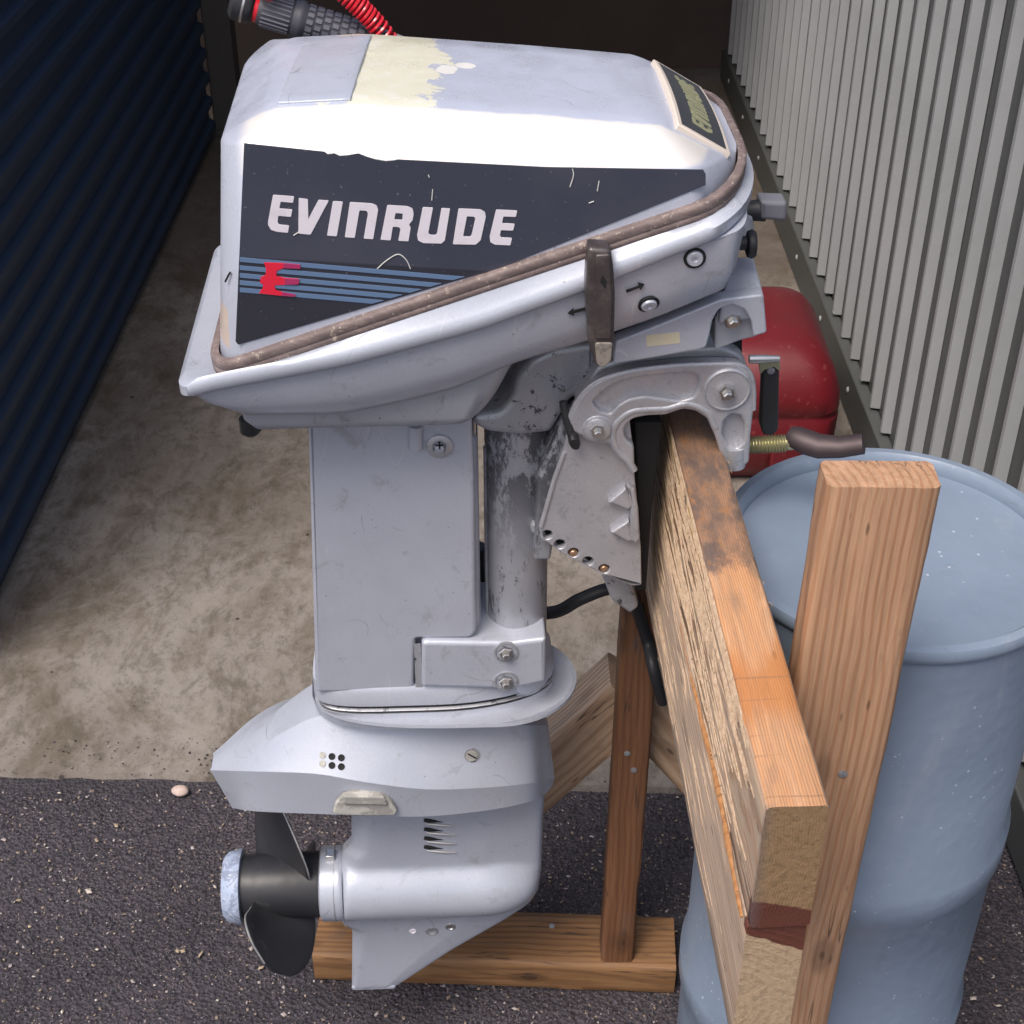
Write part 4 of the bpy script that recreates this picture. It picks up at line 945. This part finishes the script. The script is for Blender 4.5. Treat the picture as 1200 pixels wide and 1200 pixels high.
for i in range(NV):
    for j in range(NU):
        bm.faces.new((Nn[i][j], Nn[i][j + 1], Nn[i + 1][j + 1], Nn[i + 1][j])); bm.faces.new((Ff[i][j], Ff[i + 1][j], Ff[i + 1][j + 1], Ff[i][j + 1]))
    bm.faces.new((Nn[i][0], Nn[i + 1][0], Ff[i + 1][0], Ff[i][0])); bm.faces.new((Nn[i][NU], Ff[i][NU], Ff[i + 1][NU], Nn[i + 1][NU]))
for j in range(NU): bm.faces.new((Nn[NV][j], Nn[NV][j + 1], Ff[NV][j + 1], Ff[NV][j])); bm.faces.new((Nn[0][j], Ff[0][j], Ff[0][j + 1], Nn[0][j + 1]))
gc = frombm('gearcase', bm, m_paint, om)
gc.modifiers.new('s', 'SMOOTH').iterations = 3
xg = X(400, 1031)
lathe('bearing_carrier', [(RT - .002, .006), (RT - .0005, .004), (RT - .0005, -.0), (RT - .001, X(378, 1031) - xg + .002), (RT - .004, X(378, 1031) - xg), (.01, X(378, 1031) - xg)], (xg - .002, 0, zc_), (1, 0, 0), m_paint, om, 56)
xs_ = X(393, 1031)
lathe('seam', [(RT - .002, 0), (RT + .0002, .0002), (RT + .0002, .0012), (RT - .002, .0014)], (xs_, 0, zc_), (1, 0, 0), m_yoke, om, 56)
box('carrier_lug', (X(381, 992), -.006, zc_ + RT - .002), (X(391, 992), .008, zc_ + RT + .008), m_steel, om, .001)
# water intake slots
for i in range(4):
    pts_ = [surf(gc, 497 + 5.5 * k, 960.5 + i * 10.4 + .7 * k, .0004)[0] for k in range(5)]
    tube('intake_slot', pts_, .002, m_hole, gc, 8, rfun=lambda t: .0004 + .0026 * sin(pi * min(1, .12 + t) ** .55))
    pl_ = [surf(gc, 500 + 8.5 * k, 965.0 + i * 10.4 + .7 * k, .0006)[0] for k in range(5)]
    tube('intake_lip', pl_, .002, m_edge, gc, 8, rfun=lambda t: .0006 + .0021 * sin(pi * (.1 + .8 * t)))
for x, y, r_, mt in ((484, 1091, .0048, m_white), (506, 1091, .0085, m_yoke), (528, 1086, .0066, m_steel)):
    p, nn_ = surf(gc, x, y, .0)
    lathe('plug', [(r_, -.004), (r_, .0008), (r_ * .75, .0014), (r_ * .6, .0002), (.0001, .0002)], p, nn_, mt, om, 20)
box('skeg_shoe', (X(412, 1150), -.0085, z_bot - .001), (X(464, 1150), .0085, z_bot + .008), m_paint, om, .003)

# ---- propeller
pr_c = Vector((X(375, 1031), 0, zc_))
hx0 = X(283, 1031); hx1 = X(376, 1031); HR = .0415
pr = om
hub = lathe('propeller', [(.010, hx1), (HR * 1.0, hx1), (HR * 1.02, hx1 - .004), (HR * 1.0, hx0 + .03), (HR * .96, hx0), (.02, hx0 - .001)], (0, 0, zc_), (1, 0, 0), m_prop, om, 56)
rx = hx0
lathe('diffuser_ring', [(HR * .9, rx + .002), (HR * 1.13, rx + .001), (HR * 1.15, rx - .003), (HR * 1.06, rx - .017), (HR * .92, rx - .022), (HR * .84, rx - .021), (HR * .82, rx - .004)], (0, 0, zc_), (1, 0, 0), m_ring, hub, 56)
lathe('thrust_hub', [(.018, 0), (.018, .028), (.0, .028)], (rx - .018, 0, zc_), (1, 0, 0), m_black, hub, 24)
def blade(phi0, R=.122):
    NR, NC = 16, 14; hm = (hx0 + hx1) / 2 + .004; rowsn = []
    for i in range(NR + 1):
        t = i / NR; r = HR * .9 + (R - HR * .9) * t
        halfa = radians(41) * (1 - .10 * t) * sqrt(max(0.0, 1 - (max(0, t - .42) / .585) ** 2.2)) + .006
        row = []
        for j in range(NC + 1):
            s = -1 + 2 * j / NC; da = s * halfa; ph = phi0 + da + radians(18) * t
            x = hm - da * .050 * (1 + .15 * t) - .010 * t * t; row.append(Vector((x, r * sin(ph), zc_ + r * cos(ph))))
        rowsn.append(row)
    bm = bmesh.new(); G = [[bm.verts.new(p) for p in r_] for r_ in rowsn]
    for i in range(NR):
        for j in range(NC): bm.faces.new((G[i][j], G[i][j + 1], G[i + 1][j + 1], G[i + 1][j]))
    o = frombm('blade', bm, m_prop, hub); s = o.modifiers.new('s', 'SOLIDIFY'); s.thickness = .0036; s.offset = 0; bev(o, .001, 2, 50)
    return rowsn
for ph in (246, 6, 126):
    rn = blade(radians(ph))
    e = [r_[0] for r_ in rn]
    tube('blade_edge', e[1:], .0011, m_edge, hub, 6)
    if ph == 246: tube('blade_edge', [r_[-1] for r_ in rn][3:], .0011, m_edge, hub, 6)

# ---- tiller arm folded along the far side, twist grip at its end
TY = .185
ga_, gb_ = L(345, 22, TY), L(448, 54, TY)
ge = gb_ + (gb_ - ga_) * .35
tube('tiller_arm', spline([gb_, ge, Vector((.05, TY - .01, 1.30)), Vector((.16, .12, 1.25)), Vector((.17, .05, 1.235))], 8), .014, m_yoke, om, 14)
d_ = (gb_ - ga_).normalized()
gr = lathe('twist_grip', [(.0185, -.002), (.0185, 0), (.0195, .004), (.0195, .008), (.0178, .010), (.0170, .05), (.0150, .092), (.012, .10)], ga_, d_, m_grip, om, 36)
u_, v_, _a = frame(d_)
mk = None
for i in range(10):
    for k in range(16):
        a_ = 2 * pi * (k + .5 * (i % 2)) / 16; rr = .0174 - .0025 * (i / 10) ** 2; c = ga_ + d_ * (.015 + i * .0085) + (u_ * cos(a_) + v_ * sin(a_)) * rr
        nrm_ = (u_ * cos(a_) + v_ * sin(a_)); tg = d_.cross(nrm_)
        if mk is None:
            bm = bmesh.new(); bmesh.ops.create_cube(bm, size=1); mk = bpy.data.meshes.new('grip_block'); bmesh.ops.scale(bm, vec=(.0062, .0044, .0022), verts=bm.verts)
            bmesh.ops.bevel(bm, geom=bm.edges, offset=.0006, segments=1); bm.to_mesh(mk); bm.free(); mk.materials.append(m_grip2)
        q = bpy.data.objects.new('grip_block', mk); col.objects.link(q); q.parent = gr
        q.matrix_basis = Matrix.Translation(c) @ Matrix((d_, tg, nrm_)).transposed().to_4x4()
e0 = ga_ - d_ * .034
kn = lathe('throttle_sleeve', [(.0150, -.002), (.0165, 0), (.0165, .032), (.0150, .034)], e0, d_, m_grip, om, 30)
for k in range(22):
    a_ = 2 * pi * k / 22; n_ = u_ * cos(a_) + v_ * sin(a_); tube('sleeve_ridge', [e0 + n_ * .0163 + d_ * .002, e0 + n_ * .0163 + d_ * .030], .0013, m_grip2, kn, 5)
lathe('red_band', [(.0135, -.006), (.0150, -.005), (.0150, -.001), (.0135, 0)], e0, d_, m_coil, om, 30)
lathe('end_button', [(.016, -.008), (.0185, -.012), (.0185, -.026), (.013, -.030), (.0001, -.030)], e0, d_, m_black, om, 30)
lathe('end_button', [(.0186, -.015), (.0192, -.0155), (.0192, -.0175), (.0186, -.018)], e0, d_, m_steel, om, 30)
# coiled red lanyard
P0 = [L(*p, TY - .015) for p in ((470, 70), (445, 34), (425, 12), (404, -8), (380, -32), (352, -44), (325, -30), (308, -6))]
pth = spline(P0, 40); cu = []; n = len(pth); turns = 34
for i, p in enumerate(pth):
    t = (pth[min(i + 1, n - 1)] - pth[max(i - 1, 0)]).normalized(); uu = Vector((0, 1, 0)).cross(t).normalized(); vv = t.cross(uu); 
    cu.append((p, uu, vv))
N = 1400; cc = []
for i in range(N + 1):
    f = i / N * (n - 1); k = min(int(f), n - 2); a = f - k; p = cu[k][0].lerp(cu[k + 1][0], a); uu = cu[k][1]; vv = cu[k][2]; an_ = i / N * turns * 2 * pi
    cc.append(p + (uu * cos(an_) + vv * sin(an_)) * .0090)
tube('coiled_lanyard', cc, .0018, m_coil, om, 6)
# dark hose behind the leg and over the beam
hose = [L(561, 640, .05), L(563, 668, .06), L(580, 712, .07), L(645, 718, .06), L(680, 702, .05), L(712, 690, .05), L(735, 690, .06), L(757, 745, .09), L(766, 785, .06), L(777, 822, .07)]
tube('fuel_hose', spline(hose, 8), .0078, m_black, om, 10)
